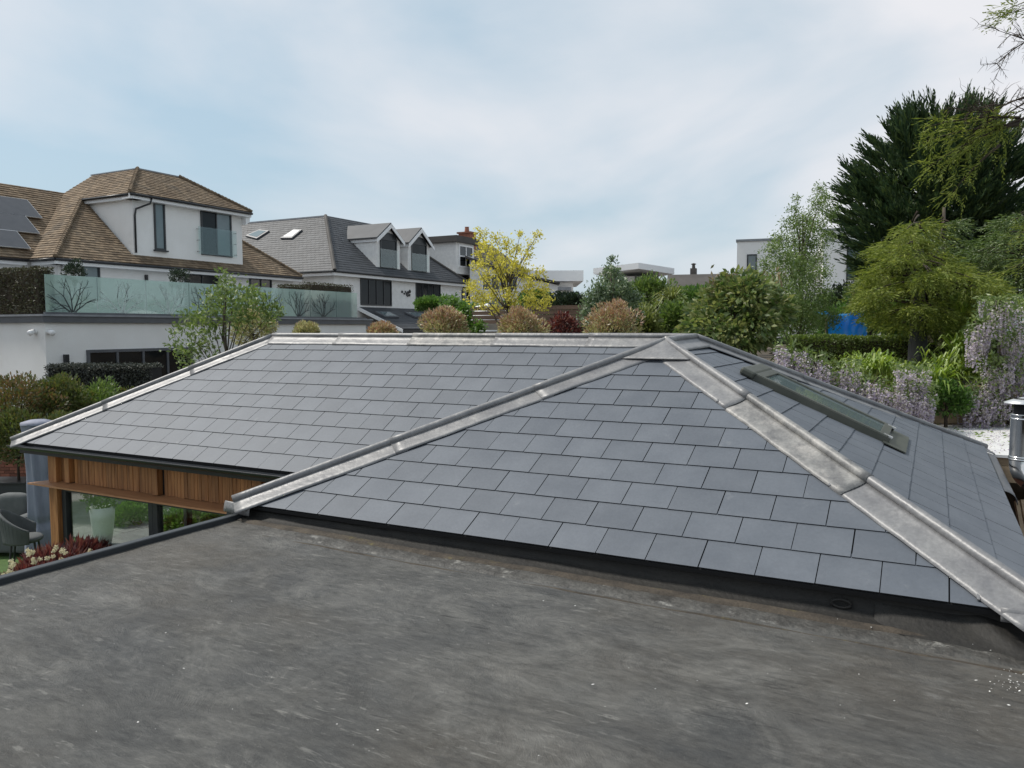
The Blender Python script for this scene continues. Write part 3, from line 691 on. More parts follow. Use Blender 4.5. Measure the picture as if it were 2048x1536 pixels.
# roof pitches
UD = UE-.45; ZD = 6.75; VD0, VD1 = 16.95, 22.75
tl = lambda pts, **k: tiled(h1, pts, M['tile'], .165, .20, lift=.023, jitter=.14, **k)
zr = lambda d: ZE+TP*d
A0 = (UE, VC, ZE); hipd = (6.75-ZE)/TP
tl([A0, (-25.0, VC, ZE), (-29.0, VC+4, zr(4)), (-28.6, VC+5.1, zr(5.1)), (-25.6, VC+5.1, zr(5.1)), (UE-.1, VC+hipd, 6.75), (UE-hipd, VC+hipd, 6.75)], label='tiled slope left of the dormer')
tl([(UE, VC, ZE), (UE, VD0, ZE), (UD, VD0, zr(.45)), (UE-hipd, VD0+.0, zr(hipd)), (UE-hipd, VC+hipd, zr(hipd))], label='lower front slope left of the dormer')
tl([(UE, VD0, ZE), (UE, VD1, ZE), (UD, VD1, zr(.45)), (UD, VD0, zr(.45))], label='narrow strip of tiles under the dormer wall')
tl([(UE, VD1, ZE), (UE, 26.2, ZE), (UE-3.4, 22.8, zr(3.4)), (UE-3.4, VD1, zr(3.4))], label='lower front slope right of the dormer')
tl([(UE, 26.2, ZE), (-31, 26.2, ZE), (-28, 23.2, zr(3)), (UE-3, 23.2, zr(3))], label='far hip slope')
rise = 8.15-6.75
tl([(UE-.1, VC+hipd-.3, 6.75), (UE-.1, VD1+.3, 6.75), (-25.6, 20.7, 8.15), (-25.6, 18.6, 8.15)], label='dormer roof slope above the big window')
tl([(UE-.1, VD1+.3, 6.75), (-29.5, VD1+.3, 6.75), (-27.5, 20.7, 8.15), (-25.6, 20.7, 8.15)], label='dormer roof slope on the far side')
g = MB(); g.prism([(-25.55, 18.55, 8.14), (-25.55, 20.75, 8.14), (-28.7, 20.75, 8.14), (-28.7, 18.55, 8.14)], (0, 0, .05)); g.build('ridge_cap', M['coping'], h1)
g = MB()
for p, q in (((UE, VC, ZE+.03), (UE-hipd, VC+hipd, 6.78)), ((UE-.1, VC+hipd-.2, 6.78), (-25.6, 18.6, 8.19)), ((-25.6, 20.7, 8.19), (UE-.1, VD1+.3, 6.78)), ((UE, 26.2, ZE+.03), (UE-3.0, 23.2, zr(3)+.03))):
    p, q = np.array(p), np.array(q); n_ = int(np.linalg.norm(q-p)/.16)
    for i in range(n_):
        a = p+(q-p)*i/n_; b = p+(q-p)*(i+1.15)/n_; g.tube([a+np.array((0,0,.015)), b], [.085, .07], 7)
tag(g.build('hip_tiles', M['tile'], h1), kind='stuff')
# recessed main roof with the solar panels
tl([(-25.0, -2.0, ZE), (-25.0, VC, ZE), (-29.0, VC+4, zr(4)), (-29.0, -2.0, zr(4))], label='long slope of the main roof carrying the solar panels')
tl([(-29.0, -2.0, zr(4)), (-29.0, VC+4, zr(4)), (-34, VC+9, ZE), (-34, -2, ZE)], label='far slope of the main roof')
# eaves
def eave(p, q, n, w_=.05):
    p, q, n = np.array(p, float), np.array(q, float), np.array(n, float); d = nrm(q-p)
    g = MB(); g.frame(p, d, n, (0,0,1), (0, np.linalg.norm(q-p)), (-.09, -.03), (-.24, -.04)); g.frame(p, d, n, (0,0,1), (0, np.linalg.norm(q-p)), (-.5, -.095), (-.24, -.20)); g.build('fascia', M['upvc'], h1)
    g = MB(); g.tube([p+n*.03-np.array((0,0,.075)), q+n*.03-np.array((0,0,.075))], .055, 8); g.build('gutter', M['black_plastic'], h1, smooth=True)
eave((UE, VC, ZE), (UE, 26.2, ZE), (1,0,0)); eave((-25.0, VC, ZE), (UE, VC, ZE), (0,-1,0)); eave((-25.0, -2, ZE), (-25.0, VC-.1, ZE), (1,0,0))
eave((UE-.1, VC+hipd-.2, 6.75), (UE-.1, VD1+.3, 6.75), (1,0,0)); eave((UE-hipd+.1, VC+hipd-.1, 6.75), (UE-.1, VC+hipd-.1, 6.75), (0,-1,0))
# dormer walls
g = MB(); g.box(-29, UD, VD0+.1, VD1, ZE+.2, ZD-.1); g.build('dormer_wall', M['white'], h1)
g = MB(); g.prism([(UE-.2, VD1+.02, 6.68), (UE-.2, VD1+.3, 6.68), (UE-.2, VD1+.25, 6.3), (UE-.2, VD1+.02, 6.15)], (-.4, 0, 0)); g.build('bargeboard', M['upvc'], h1)
winU(h1, UD, 306, 328, 403, 500, label='tall narrow dormer window', glass=M['sky_glass'], sill=True)
jw = winU(h1, UD, 400, 461, 418, 512, panes=2, glass=M['sky_glass'], label='wide dormer window with glass guard')
jp = sorted((c for c in jw.children if c.name.startswith('pane')), key=lambda c: c.data.vertices[0].co.y); jp[0].data.materials[0] = M['dim_glass']
v0, v1 = onU(392, 450, UD)[1], onU(468, 450, UD)[1]; zb, zt_ = onU(430, 511, UD)[2], onU(430, 458, UD)[2]
g = MB(); g.box(UD+.13, UD+.145, v0, v1, zb, zt_); g.build('glass_guard', glassmat('guard_glass', (.88,.92,.91)), h1)
for vv in (v0+.03, v1-.03):
    for zz in (zb+.1, (zb+zt_)/2, zt_-.1): g = MB(); g.tube([(UD, vv, zz), (UD+.17, vv, zz)], .02, 8); g.build('guard_clamp', M['steel'], h1, smooth=True)
pd = [(UE-.1, VD0+.75, 6.66), (UE-.15, VD0+.7, 6.42), (UD+.10, VD0+.18, 6.15), (UD+.07, VD0+.15, 5.9), (UD+.07, VD0+.15, 4.4)]
pipe(h1, pd)
# windows below the eave, behind the balustrade
winU(h1, UW, 163, 198, 528, 600, label='small window under the eave', glass=M['sky_glass'])
winU(h1, UW, 368, 436, 541, 640, panes=2, glass=M['dim_glass'], label='glazed terrace doors')
winU(h1, UW, 498, 542, 552, 640, panes=2, label='terrace door near the corner')
pipe(h1, [(UW+.06, VC+.5, ZE-.1), (UW+.06, VC+.5, ZT)], .045, m=M['upvc'])
for x, y in ((291, 556), (566, 575)):
    p = onU(x, y, UW); g = MB(); g.box(UW, UW+.11, p[1]-.05, p[1]+.05, p[2]-.13, p[2]+.13); g.build('wall_lamp', M['black_plastic'], h1, bevel=.01)
# ground floor doors, lamp, cameras
winU(h1, UT, 172, 384, 697, 800, panes=4, frame=M['grey_metal'], label='wide grey bifold doors on the ground floor', fw=.09)
p = onU(130, 717, UT); g = MB(); g.box(UT, UT+.12, p[1]-.06, p[1]+.06, p[2]-.12, p[2]+.12); g.build('wall_lamp', M['black_plastic'], h1, bevel=.01)
for x, V_ in ((72, None), (97, UT)):
    if V_ is None: c = onV(72, 664, VT0); n = np.array((0., -1, 0))
    else: c = onU(97, 664, UT); n = np.array((1., 0, 0))
    g = MB(); g.lathe(c, [(0, 0), (.07, 0), (.07, .03), (.035, .04), (.035, .10)], 14, axis=n); d = nrm(n+np.array((.5, -.2, -.35))); g.lathe(c+n*.1, [(0, -.06), (.075, -.05), (.08, .12), (.06, .15), (0, .15)], 14, axis=d)
    g.build('security_camera', M['upvc'], h1, smooth=True)
# balustrade of frosted glass with bare-tree motifs
bal = thing('glass_balustrade', 'frosted pale green glass balustrade with bare tree motifs along the roof terrace', 'balustrade', (UT, 16, ZT))
xs_b = [90, 195, 292, 378, 455, 520, 566, 620, 672, 714]
def motif(pan, v0, v1, seed, dark):
    rg = random.Random(seed); g = MB(); U = UT+.016; vc = (v0+v1)/2+rg.uniform(-.1, .1)
    def br(v, z, a, l, w_, d):
        if d == 0 or l < .06: return
        n = 3; pts = [(v, z)]
        for i in range(n): a += rg.uniform(-.16, .16); v += math.sin(a)*l/n; z += math.cos(a)*l/n; pts.append((v, z))
        for i in range(n):
            (p, q), (r_, s_) = pts[i], pts[i+1]
            if not (v0+.03 < r_ < v1-.03 and s_ < ZT+1.05): return
            wa, wb = w_*(1-.5*i/n), w_*(1-.5*(i+1)/n); dd = nrm((s_-q, -(r_-p)))
            g.prism([(U, p-dd[0]*wa, q-dd[1]*wa), (U, p+dd[0]*wa, q+dd[1]*wa), (U, r_+dd[0]*wb, s_+dd[1]*wb), (U, r_-dd[0]*wb, s_-dd[1]*wb)], (.002, 0, 0))
        k = rg.choice((2, 3, 3))
        for i in range(2): br(v, z, a+rg.uniform(-.6, .6), l*rg.uniform(.55, .8), w_*.5, d-1)
        p, q = pts[1+rg.randrange(2)]; br(p, q, a+rg.choice((-1, 1))*rg.uniform(.5, .9), l*.75, w_*.5, d-1)
    for s in (-.75, -.3, .02, .35, .8): br(vc+s*.10, ZT+.07, s*1.0, .46+.1*rg.random(), .024, 3)
    if g.f: tag(g.build('tree_motif', dark, pan), label='bare tree motif on the glass')
mot_d, mot_w = mat('motif_dark', (.03,.04,.042), rough=.4), mat('motif_pale', (.50,.58,.56), rough=.5)
for i in range(len(xs_b)-1):
    v0, v1 = onU(xs_b[i], 600, UT)[1], onU(xs_b[i+1], 600, UT)[1]
    g = MB(); g.box(UT-.01, UT+.012, v0+.012, v1-.012, ZT+.012, ZT+1.13); pn = g.build('glass_panel', M['frosted'], bal)
    if i < 8: motif(pn, v0, v1, 40+i, mot_w if i in (1, 2) else mot_d)
g = MB(); g.box(UT-.04, UT+.04, VT0, VT1, ZT, ZT+.06); g.build('channel', M['grey_metal'], bal)
# solar panels on the recessed slope
dirT = nrm((-4, 0, TP*4)); nS = nrm((TP, 0, 1))
def slopept(x, y):
    n = np.array((TP, 0, 1.)); return onp(x, y, n, n@np.array((-25.0, 0, ZE)))
rows_px = [((52, 405), (76, 441)), ((48, 437), (70, 472)), ((31, 468), (57, 503))]
for (a, b), (c, d_) in rows_px:
    p, q = slopept(a, b), slopept(c, d_)
    s_top, s_bot = (p[0]+25)/-4, (q[0]+25)/-4
    for k in range(3):
        O = np.array((-25.0, 0, ZE))+nS*.10; t0, t1 = np.linalg.norm(np.array((4, 0, TP*4)))*s_bot, np.linalg.norm(np.array((4, 0, TP*4)))*s_top
        ve = max(p[1], q[1])-k*1.72
        sp = MB(); sp.frame(O, (0,1,0), dirT, nS, (ve-1.7, ve), (t0, t1), (0, .04)); s_ = sp.build('solar_panel', M['alu'], h1)
        c_ = MB(); c_.frame(O, (0,1,0), dirT, nS, (ve-1.68, ve-.02), (t0+.02, t1-.02), (.041, .045)); c_.build('cell_sheet', M['solar'], s_)

# ------------------------------------------------------------------ grey slate house with two gabled dormers
h2 = thing('slate_house', 'white house with grey slate hipped roof and two gabled dormers', 'house', (-26, 36, -2.5))
U2 = -23.5; V2 = onU(668, 545, U2)[1]; ZE2 = onU(668, 541, U2+.3)[2]; V2b = onU(925, 566, U2)[1]
g = MB(); g.box(U2-11, U2, V2, V2b, -2.5, ZE2-.1); g.build('wall', M['white2'], h2)
TP2 = .86; UE2, VE2, VE2b = U2+.32, V2-.32, V2b+.32; dr = 4.2
zr2 = lambda d: ZE2+TP2*d
sl2 = lambda pts, **k: tiled(h2, pts, M['far_slate'], .22, .30, lift=.014, **k)
sl2([(UE2, VE2, ZE2), (UE2-12, VE2, ZE2), (UE2-12, VE2+dr, zr2(dr)), (UE2-dr, VE2+dr, zr2(dr))], label='slate slope with two roof windows')
sl2([(UE2, VE2, ZE2), (UE2, VE2b, ZE2), (UE2-dr, VE2b-dr, zr2(dr)), (UE2-dr, VE2+dr, zr2(dr))], label='front slate slope below the gabled dormers')
sl2([(UE2, VE2b, ZE2), (UE2-12, VE2b, ZE2), (UE2-12, VE2b-dr, zr2(dr)), (UE2-dr, VE2b-dr, zr2(dr))], label='far slate slope')
g = MB(); zt2 = zr2(dr); g.box(UE2-12, UE2-dr, VE2+dr-.1, VE2b-dr+.1, zt2-.05, zt2+.04); g.build('ridge_cap', M['coping'], h2)
for p, q in (((UE2, VE2, ZE2), (UE2-dr, VE2+dr, zt2)), ((UE2, VE2b, ZE2), (UE2-dr, VE2b-dr, zt2))):
    g = MB(); g.tube([np.array(p)+(0,0,.02), np.array(q)+(0,0,.02)], .11, 8); g.build('hip_cap', M['dark_tile'], h2)
g = MB(); g.box(UE2-.08, UE2-.02, VE2, VE2b, ZE2-.24, ZE2-.02); g.box(UE2-12, UE2-.085, VE2+.02, VE2+.08, ZE2-.24, ZE2-.02); g.box(U2+.003, UE2-.085, VE2+.085, VE2b, ZE2-.24, ZE2-.2); g.build('fascia', M['upvc'], h2)
for p, q in (((UE2+.04, VE2, ZE2-.03), (UE2+.04, VE2b, ZE2-.03)), ((UE2-12, VE2-.04, ZE2-.03), (UE2, VE2-.04, ZE2-.03))):
    g = MB(); g.tube([p, q], .06, 8); g.build('gutter', M['black_plastic'], h2)
pipe(h2, [(UE2, VE2b-.1, ZE2-.1), (U2+.07, V2b-.15, ZE2-.5), (U2+.07, V2b-.15, -1.2)])
winU(h2, U2, 720, 782, 559, 611, panes=4, fw=.06, label='dark four pane bifold window', glass=M['dim_glass'])
winU(h2, U2, 831, 880, 567, 615, panes=4, fw=.06, glass=M['dim_glass'], label='dark four pane window beyond the wall ornament')
# world-map like wall ornament of dark cut metal
c = onU(812, 588, U2); g = MB(); rg = random.Random(3)
for dv, dz, s in ((-.42, .12, .10), (-.2, .02, .07), (-.1, .14, .06), (.05, -.02, .10), (.22, .10, .13), (.36, .16, .12), (.30, -.05, .12), (.14, -.12, .07), (-.02, .07, .05)):
    n_ = 9; g.prism([(U2+.02, c[1]+dv+s*math.cos(2*math.pi*i/n_)*rg.uniform(.6, 1.3), c[2]+dz+s*math.sin(2*math.pi*i/n_)*rg.uniform(.5, 1.1)) for i in range(n_)], (.02, 0, 0))
g.build('wall_ornament', M['black_plastic'], h2, label='dark cut-metal wall ornament')
def gable_dormer(xa, xb, xpk, ypk, yev, ytop, ybot, lab):
    Ud = U2-.25
    v0, v1 = onU(xa, yev, Ud)[1], onU(xb, yev, Ud)[1]; vm = (v0+v1)/2; ze = onU((xa+xb)/2, yev, Ud)[2]; zp = onU(xpk, ypk, Ud)[2]
    d_e = (ze-ZE2)/TP2; d_p = (zp-ZE2)/TP2
    dm = MB(); dm.prism([(Ud, v0+.18, zr2(.55)-.2), (Ud, v1-.18, zr2(.55)-.2), (Ud, v1-.18, ze), (Ud, vm, zp-.2), (Ud, v0+.18, ze)], (-(d_p), 0, 0))
    o = dm.build('dormer', M['white2'], h2, label=lab)
    for va, vb in ((v0, vm), (v1, vm)):
        g = MB(); g.prism([(Ud+.22, va, ze-.03), (Ud+.22, vb, zp), (UE2-d_p, vb, zp), (UE2-d_e-.1, va, ze-.03)], (0, 0, .07)); g.build('dormer_roof', M['far_slate'], o)
        g = MB(); a_, b_ = np.array((Ud+.23, va, ze-.04)), np.array((Ud+.23, vm, zp)); g.prism([a_, b_, b_-(0,0,.24), a_-(0,0,.22)], (.04, 0, 0)); g.build('bargeboard', M['upvc'], o)
    g = MB(); g.box(UE2-d_e-.6, Ud+.2, v0+.1, v0+.16, ze-.2, ze-.04); g.build('fascia', M['upvc'], o)
    zt_, zb_ = onU((xa+xb)/2, ytop, Ud)[2], max(onU((xa+xb)/2, ybot, Ud)[2], zr2(.6))
    w0, w1 = vm-(v1-v0)*.30, vm+(v1-v0)*.30
    wf = window(o, (Ud, w0, zb_), (0,1,0), (0,0,1), (1,0,0), w1-w0, zt_-zb_, None, 1, fw=.09, name='dormer_door', glass=M['dim_glass'])
    g = MB(); g.prism([(Ud+.004, w0, zt_+.002), (Ud+.004, w1, zt_+.002), (Ud+.004, w1-.1, zt_+.3), (Ud+.004, vm, zp-.5), (Ud+.004, w0+.1, zt_+.3)], (.03, 0, 0)); g.build('dormer_panel', M['anthracite'], o)
    g = MB(); g.box(Ud+.12, Ud+.135, w0-.1, w1+.1, zb_, zb_+1.05); g.build('glass_guard', M['glass'], o)
gable_dormer(748, 803, 775, 448, 480, 478, 546, 'nearer gabled dormer')
gable_dormer(812, 862, 840, 458, 490, 487, 552, 'farther gabled dormer')
def rooflight(parent, plane_pt, T, N, px, name='roof_light', mt=None):
    n = np.asarray(N, float); k = n@np.asarray(plane_pt, float); P = [onp(x, y, n, k)+nrm(n)*.03 for x, y in px]
    g = MB(); g.prism(P, nrm(n)*.09); o = g.build(name, M['grey_metal'], parent)
    c = sum(P)/4; g = MB(); g.prism([c+(p-c)*.74+nrm(n)*.09 for p in P], nrm(n)*.012); g.build('pane', mt or M['sky_glass'], o); return o
nS2 = (0, -TP2, 1)
rooflight(h2, (0, VE2, ZE2), None, nS2, [(562, 479), (585, 479), (606, 462), (590, 461)], mt=M['white_sheet'])
rooflight(h2, (0, VE2, ZE2), None, nS2, [(492, 474), (515, 480), (540, 464), (520, 462)])
# lean-to roof with two roof lights in front of it
x2 = thing('lean_to', 'low lean-to extension with grey roof and two roof lights before the slate house', 'extension', (-21.5, 31, -2.5))
Va, Vb = onU(718, 613, U2)[1], onU(880, 618, U2)[1]; za = 2.54
T_ = (za-1.33)/(2.95); UL = U2+2.95
tiled(x2, [(UL, Va, 1.33), (UL, Vb, 1.33), (U2+.01, Vb, za), (U2+.01, Va, za)], M['far_slate'], .25, .4, lift=.01)
g = MB(); g.prism([(UL+.04, Va-.05, 1.30), (UL+.04, Va-.05, 1.12), (U2+.01, Va-.05, za-.2), (U2+.01, Va-.05, za+.0)], (0, -.05, 0)); g.build('fascia', M['upvc'], x2)
g = MB(); g.box(UL+.01, UL+.07, Va, Vb, 1.08, 1.27); g.build('gutter', M['black_plastic'], x2); g = MB(); g.box(U2+.02, UL-.2, Va+.1, Vb-.1, -2.5, 1.12); g.build('wall', M['white2'], x2)
nX = (T_, 0, 1)
rooflight(x2, (UL, 0, 1.33), None, nX, [(748, 626), (778, 627), (798, 637), (770, 637)])
rooflight(x2, (UL, 0, 1.33), None, nX, [(808, 628), (838, 628), (862, 636), (830, 637)])

# ------------------------------------------------------------------ third house, with the flat dormer and chimney
h3 = thing('dark_roofed_house', 'house with dark tiled roof, flat dormer with white window and brick chimney', 'house', (-26, 50, -2.5))
U3 = -23.8; V3 = V2b+1.4; V3b = V3+15; ZE3 = ZE2-.25; UE3 = U3+.35; TP3 = .9; d3 = 4.6
g = MB(); g.box(U3-10, U3, V3, V3b, -2.5, ZE3-.1); g.build('wall', M['white2'], h3)
zr3 = lambda d: ZE3+TP3*d
t3 = lambda pts: tiled(h3, pts, M['dark_tile'], .2, .3, lift=.015)
t3([(UE3, V3-.3, ZE3), (UE3, V3b, ZE3), (UE3-d3, V3b-d3, zr3(d3)), (UE3-d3, V3-.3+d3, zr3(d3))])
t3([(UE3, V3-.3, ZE3), (UE3-10, V3-.3, ZE3), (UE3-10, V3-.3+d3, zr3(d3)), (UE3-d3, V3-.3+d3, zr3(d3))])
g = MB(); g.tube([(UE3+.05, V3-.3, ZE3-.03), (UE3+.05, V3b, ZE3-.03)], .07, 8); g.build('gutter', M['black_plastic'], h3)
Ud3 = U3-.1; va, vb = onU(912, 520, Ud3)[1], onU(948, 520, Ud3)[1]; zt3 = onU(930, 487, Ud3)[2]; zb3 = onU(930, 540, Ud3)[2]
g = MB(); g.box(Ud3-5, Ud3, va, vb, zb3-.3, zt3); dm = g.build('dormer', M['white2'], h3)
g = MB(); g.box(Ud3-5, Ud3+.25, va-.3, vb+.35, zt3, zt3+.42); g.build('dormer_roof', M['dark_tile'], dm)
winU(h3, Ud3, 917, 945, 491, 536, panes=2, rail=1, frame=M['upvc'], fw=.11, label='white four pane dormer window')
winU(h3, U3, 930, 955, 577, 600, panes=2, frame=M['upvc'], label='small white window low on the wall')
cp = onU(934, 480, -26.5); g = MB(); g.box(-27.0, -26.0, cp[1]-.4, cp[1]+.5, zt3, onU(934, 468, -26.5)[2]); ch = g.build('chimney', M['brick'], h3)
g = MB(); zc = onU(934, 468, -26.5)[2]; g.box(-27.1, -25.9, cp[1]-.5, cp[1]+.6, zc, zc+.12); g.build('chimney_cap', M['brick'], ch)
g = MB(); g.lathe((-26.5, cp[1], zc+.12), [(.19, 0), (.15, .35), (.17, .4), (.1, .4)], 12); g.build('chimney_pot', mat('terracotta', (.26,.10,.06)), ch)
g = MB(); c2_ = onU(907, 476, -26.5); g.lathe((c2_[0], c2_[1], zt3+.4), [(.13, 0), (.12, .3), (.2, .32), (.02, .5)], 10); g.build('vent_cowl', M['grey_metal'], h3)

# ------------------------------------------------------------------ far modern flat-roofed houses
def flat_house(name, label, x0, x1, depth, ytop, ybase, turn, over, m_wall, extra=0):
    # turned so that its front faces the viewer and its far side runs away behind the front
    c0 = at(x0, ybase, depth); h0 = nrm((c0-CAM)*(1, 1, 0)); h1_ = nrm((at(x1, ybase, depth)-CAM)*(1, 1, 0)); ca, sa0 = math.cos(-.06), math.sin(-.06)
    Y = np.array((h0[0]*ca-h0[1]*sa0, h0[0]*sa0+h0[1]*ca, 0)); X = np.array((Y[1], -Y[0], 0)); dh = np.linalg.norm((c0-CAM)[:2])
    aa = math.acos(min(1, h0@h1_)); wd = dh*math.sin(aa)/math.cos(aa-.06); c1_ = c0+X*wd
    zt_ = at((x0+x1)/2, ytop, depth)[2]; zb_ = c0[2]
    t = thing(name, label, 'house', (*(((c0+c1_)/2)[:2]), -2.5)); return t, c0, X, Y, wd, zt_, zb_
t, c0, X, Y, wd, zt_, zb_ = flat_house('modern_house', 'pale flat-roofed house with railed roof terrace behind the yellow tree', 955, 1148, 60, 541, 600, 0, 0, None)
g = MB(); g.frame(c0, X, Y, (0,0,1), (-1, wd*.52), (0, 8), (-3, (zt_-zb_)*.30)); g.build('wall', M['white2'], t)
g = MB(); g.frame(c0, X, Y, (0,0,1), (-1.3, wd*.97), (-.35, 8), ((zt_-zb_)*.32, (zt_-zb_)*.42)); g.build('roof_edge', M['coping'], t)
g = MB(); g.frame(c0, X, Y, (0,0,1), (wd*.56, wd), (1, 9), (-3, (zt_-zb_)*.62)); g.build('upper_wall', M['white2'], t)
g = MB(); g.frame(c0, X, Y, (0,0,1), (wd*.52, wd*1.1), (.3, 9), ((zt_-zb_)*.64, zt_-zb_)); g.build('roof_edge', M['upvc'], t)
for i in range(5):
    a = -.5+wd*.58*i/4; g = MB(); g.frame(c0, X, Y, (0,0,1), (a, a+.07), (-.3, -.23), ((zt_-zb_)*.43, (zt_-zb_)*1.02)); g.build('railing_post', M['anthracite'], t)
g = MB()
for k in (.72, 1.0): g.frame(c0, X, Y, (0,0,1), (-.5, wd*.58), (-.29, -.25), ((zt_-zb_)*k-.03, (zt_-zb_)*k+.01))
g.build('railing', M['anthracite'], t)
for i in range(3):
    window(t, c0+X*(.6+i*2.0)+np.array((0,0,-1.6))-Y*.01, X, (0,0,1), -Y, 1.1, 1.3, None, 2, frame=M['upvc'], fw=.09)
# long sloping roof behind the yellow tree
t, c0, X, Y, wd, zt_, zb_ = flat_house('terrace_house', 'long low house with brown roof edge partly hidden by the yellow tree', 940, 1135, 54, 512, 590, 0, 0, None)
g = MB(); hh = zt_-zb_; g.prism([c0+X*.0-(0,0,2), c0+X*wd*.9-(0,0,2), c0+X*wd*.9+(0,0,hh*.25), c0+X*wd*.35+(0,0,hh*.55), c0+X*.0+(0,0,hh*.92)], Y*7); g.build('wall', M['white2'], t)
g = MB(); g.prism([c0+X*-.3+(0,0,hh*.94)-Y*.3, c0+X*wd*.36+(0,0,hh*.57)-Y*.3, c0+X*wd*.92+(0,0,hh*.27)-Y*.3, c0+X*wd*.92+(0,0,hh*.32)-Y*.3, c0+X*wd*.36+(0,0,hh*.64)-Y*.3, c0-X*.3+(0,0,hh*1.0)-Y*.3], Y*8); g.build('roof', M['dark_tile'], t)
for a in (.12, .3): window(t, c0+X*wd*a+(0,0,hh*.1)-Y*.01, X, (0,0,1), -Y, 1.3, 1.2, None, 2, frame=M['upvc'], fw=.1)
# pavilion roof
t, c0, X, Y, wd, zt_, zb_ = flat_house('flat_roof_pavilion', 'low white pavilion with overhanging flat roof beyond the middle trees', 1195, 1345, 55, 532, 590, 0, 0, None)
hh = zt_-zb_
g = MB(); g.frame(c0, X, Y, (0,0,1), (wd*.12, wd*.82), (.8, 6), (-3, hh*.66)); g.build('wall', M['white2'], t)
g = MB(); g.prism([c0+(0,0,hh*.72)-X*.3, c0+X*wd*.55+(0,0,hh*.84)-Y*1.2, c0+X*wd*1.02+(0,0,hh*.68), c0+X*wd*.5+(0,0,hh*.70)+Y*7], (0,0,hh*.2)); g.build('roof', M['upvc'], t)
window(t, c0+X*wd*.5+(0,0,hh*.1)+Y*.79, X, (0,0,1), -Y, 1.6, 1.1, None, 2, frame=M['anthracite'])
# dark roof ridge with chimney, far middle right
t, c0, X, Y, wd, zt_, zb_ = flat_house('long_roofed_house', 'distant house showing only a long dark roof and one thin chimney', 1332, 1768, 48, 546, 590, 0, 0, None)
hh = zt_-zb_; g = MB(); g.prism([c0-(0,0,1.2)-Y*2.5, c0+(0,0,hh)+Y*1.5, c0-(0,0,1.2)+Y*5], X*wd); rf_ = g.build('roof', M['dark_tile'], t)
g = MB(); g.frame(c0, X, Y, (0,0,1), (0, wd), (-2, 4.6), (-4.5, -1.21)); g.build('wall', M['white2'], t)
cx = at(1387, 548, 49.5); g = MB(); g.box(cx[0]-.17, cx[0]+.17, cx[1]-.17, cx[1]+.17, cx[2]-.6, cx[2]+.35); g.lathe((cx[0], cx[1], cx[2]+.35), [(.11, 0), (.09, .22), (.16, .24), (.16, .28), (.03, .33)], 10); g.build('chimney', M['dark_tile'], rf_)
# white block house at right
t, c0, X, Y, wd, zt_, zb_ = flat_house('white_block_house', 'white cube-shaped modern house with flat roof behind the birch', 1473, 1775, 42, 484, 562, 0, 0, None)
hh = zt_-zb_; z2 = at(1700, 472, 42)[2]-zb_
g = MB(); g.frame(c0, X, Y, (0,0,1), (0, wd*.30), (0, 7), (-3, hh)); g.frame(c0, X, Y, (0,0,1), (wd*.30+.003, wd*.58), (1.2, 7), (-3, hh*.75)); g.frame(c0, X, Y, (0,0,1), (wd*.58+.003, wd), (-.6, 7), (-3, z2)); g.build('wall', M['bright_white'], t)
g = MB(); g.frame(c0, X, Y, (0,0,1), (-.06, wd*.30+.05), (-.06, 7), (hh+.003, hh+.12)); g.frame(c0, X, Y, (0,0,1), (wd*.58-.06, wd+.06), (-.66, 7), (z2+.003, z2+.12)); g.build('roof_edge', M['coping'], t)
def block_window(x0, x1, yt, yb, off, **k):
    kk = Y@(c0+Y*off); p = onp(x0, yb, Y, kk); q = onp(x1, yb, Y, kk); r_ = onp(x0, yt, Y, kk)
    window(t, p, X, (0,0,1), -Y, (q-p)@X, r_[2]-p[2], None, 1, fw=.06, **k)
block_window(1493, 1513, 509, 566, 0, glass=M['sky_glass'], label='tall window on the left block')
block_window(1582, 1610, 512, 556, 1.2, glass=M['sky_glass'])
block_window(1692, 1716, 496, 560, -.6, glass=M['sky_glass'], label='tall greenish window on the right block')
# ------------------------------------------------------------------ foliage helpers
def unit(n, rng):
    v = rng.normal(size=(n, 3)); return v/np.linalg.norm(v, axis=1, keepdims=True)
def norm_rows(a): return a/np.maximum(1e-9, np.linalg.norm(a, axis=1, keepdims=True))
def leaves(name, P, Dr, Ln, Wd, material, parent, rng, fold=.15, kind=None, label=None, curl=0.0):
    """one small folded leaf per point: P origins, Dr directions, Ln lengths, Wd widths"""
    n = len(P); Ln = np.broadcast_to(np.asarray(Ln, float), (n,))[:, None]; Wd = np.broadcast_to(np.asarray(Wd, float), (n,))[:, None]
    S = norm_rows(np.cross(Dr, unit(n, rng))); U = np.cross(S, Dr)
    mid = P+Dr*Ln*.5; tip = P+Dr*Ln+U*Ln*curl
    V = np.empty((n, 4, 3)); V[:, 0] = P; V[:, 1] = mid+S*Wd*.5+U*Wd*fold; V[:, 2] = tip; V[:, 3] = mid-S*Wd*.5+U*Wd*fold
    b = (np.arange(n)*4)[:, None]; Q = np.concatenate([b+np.array([[0, 1, 2]]), b+np.array([[0, 2, 3]])], axis=1).reshape(-1, 3)
    o = mesh_obj(name, np_mesh(name, V.reshape(-1, 3), Q, material), parent)
    return tag(o, label, kind=kind)
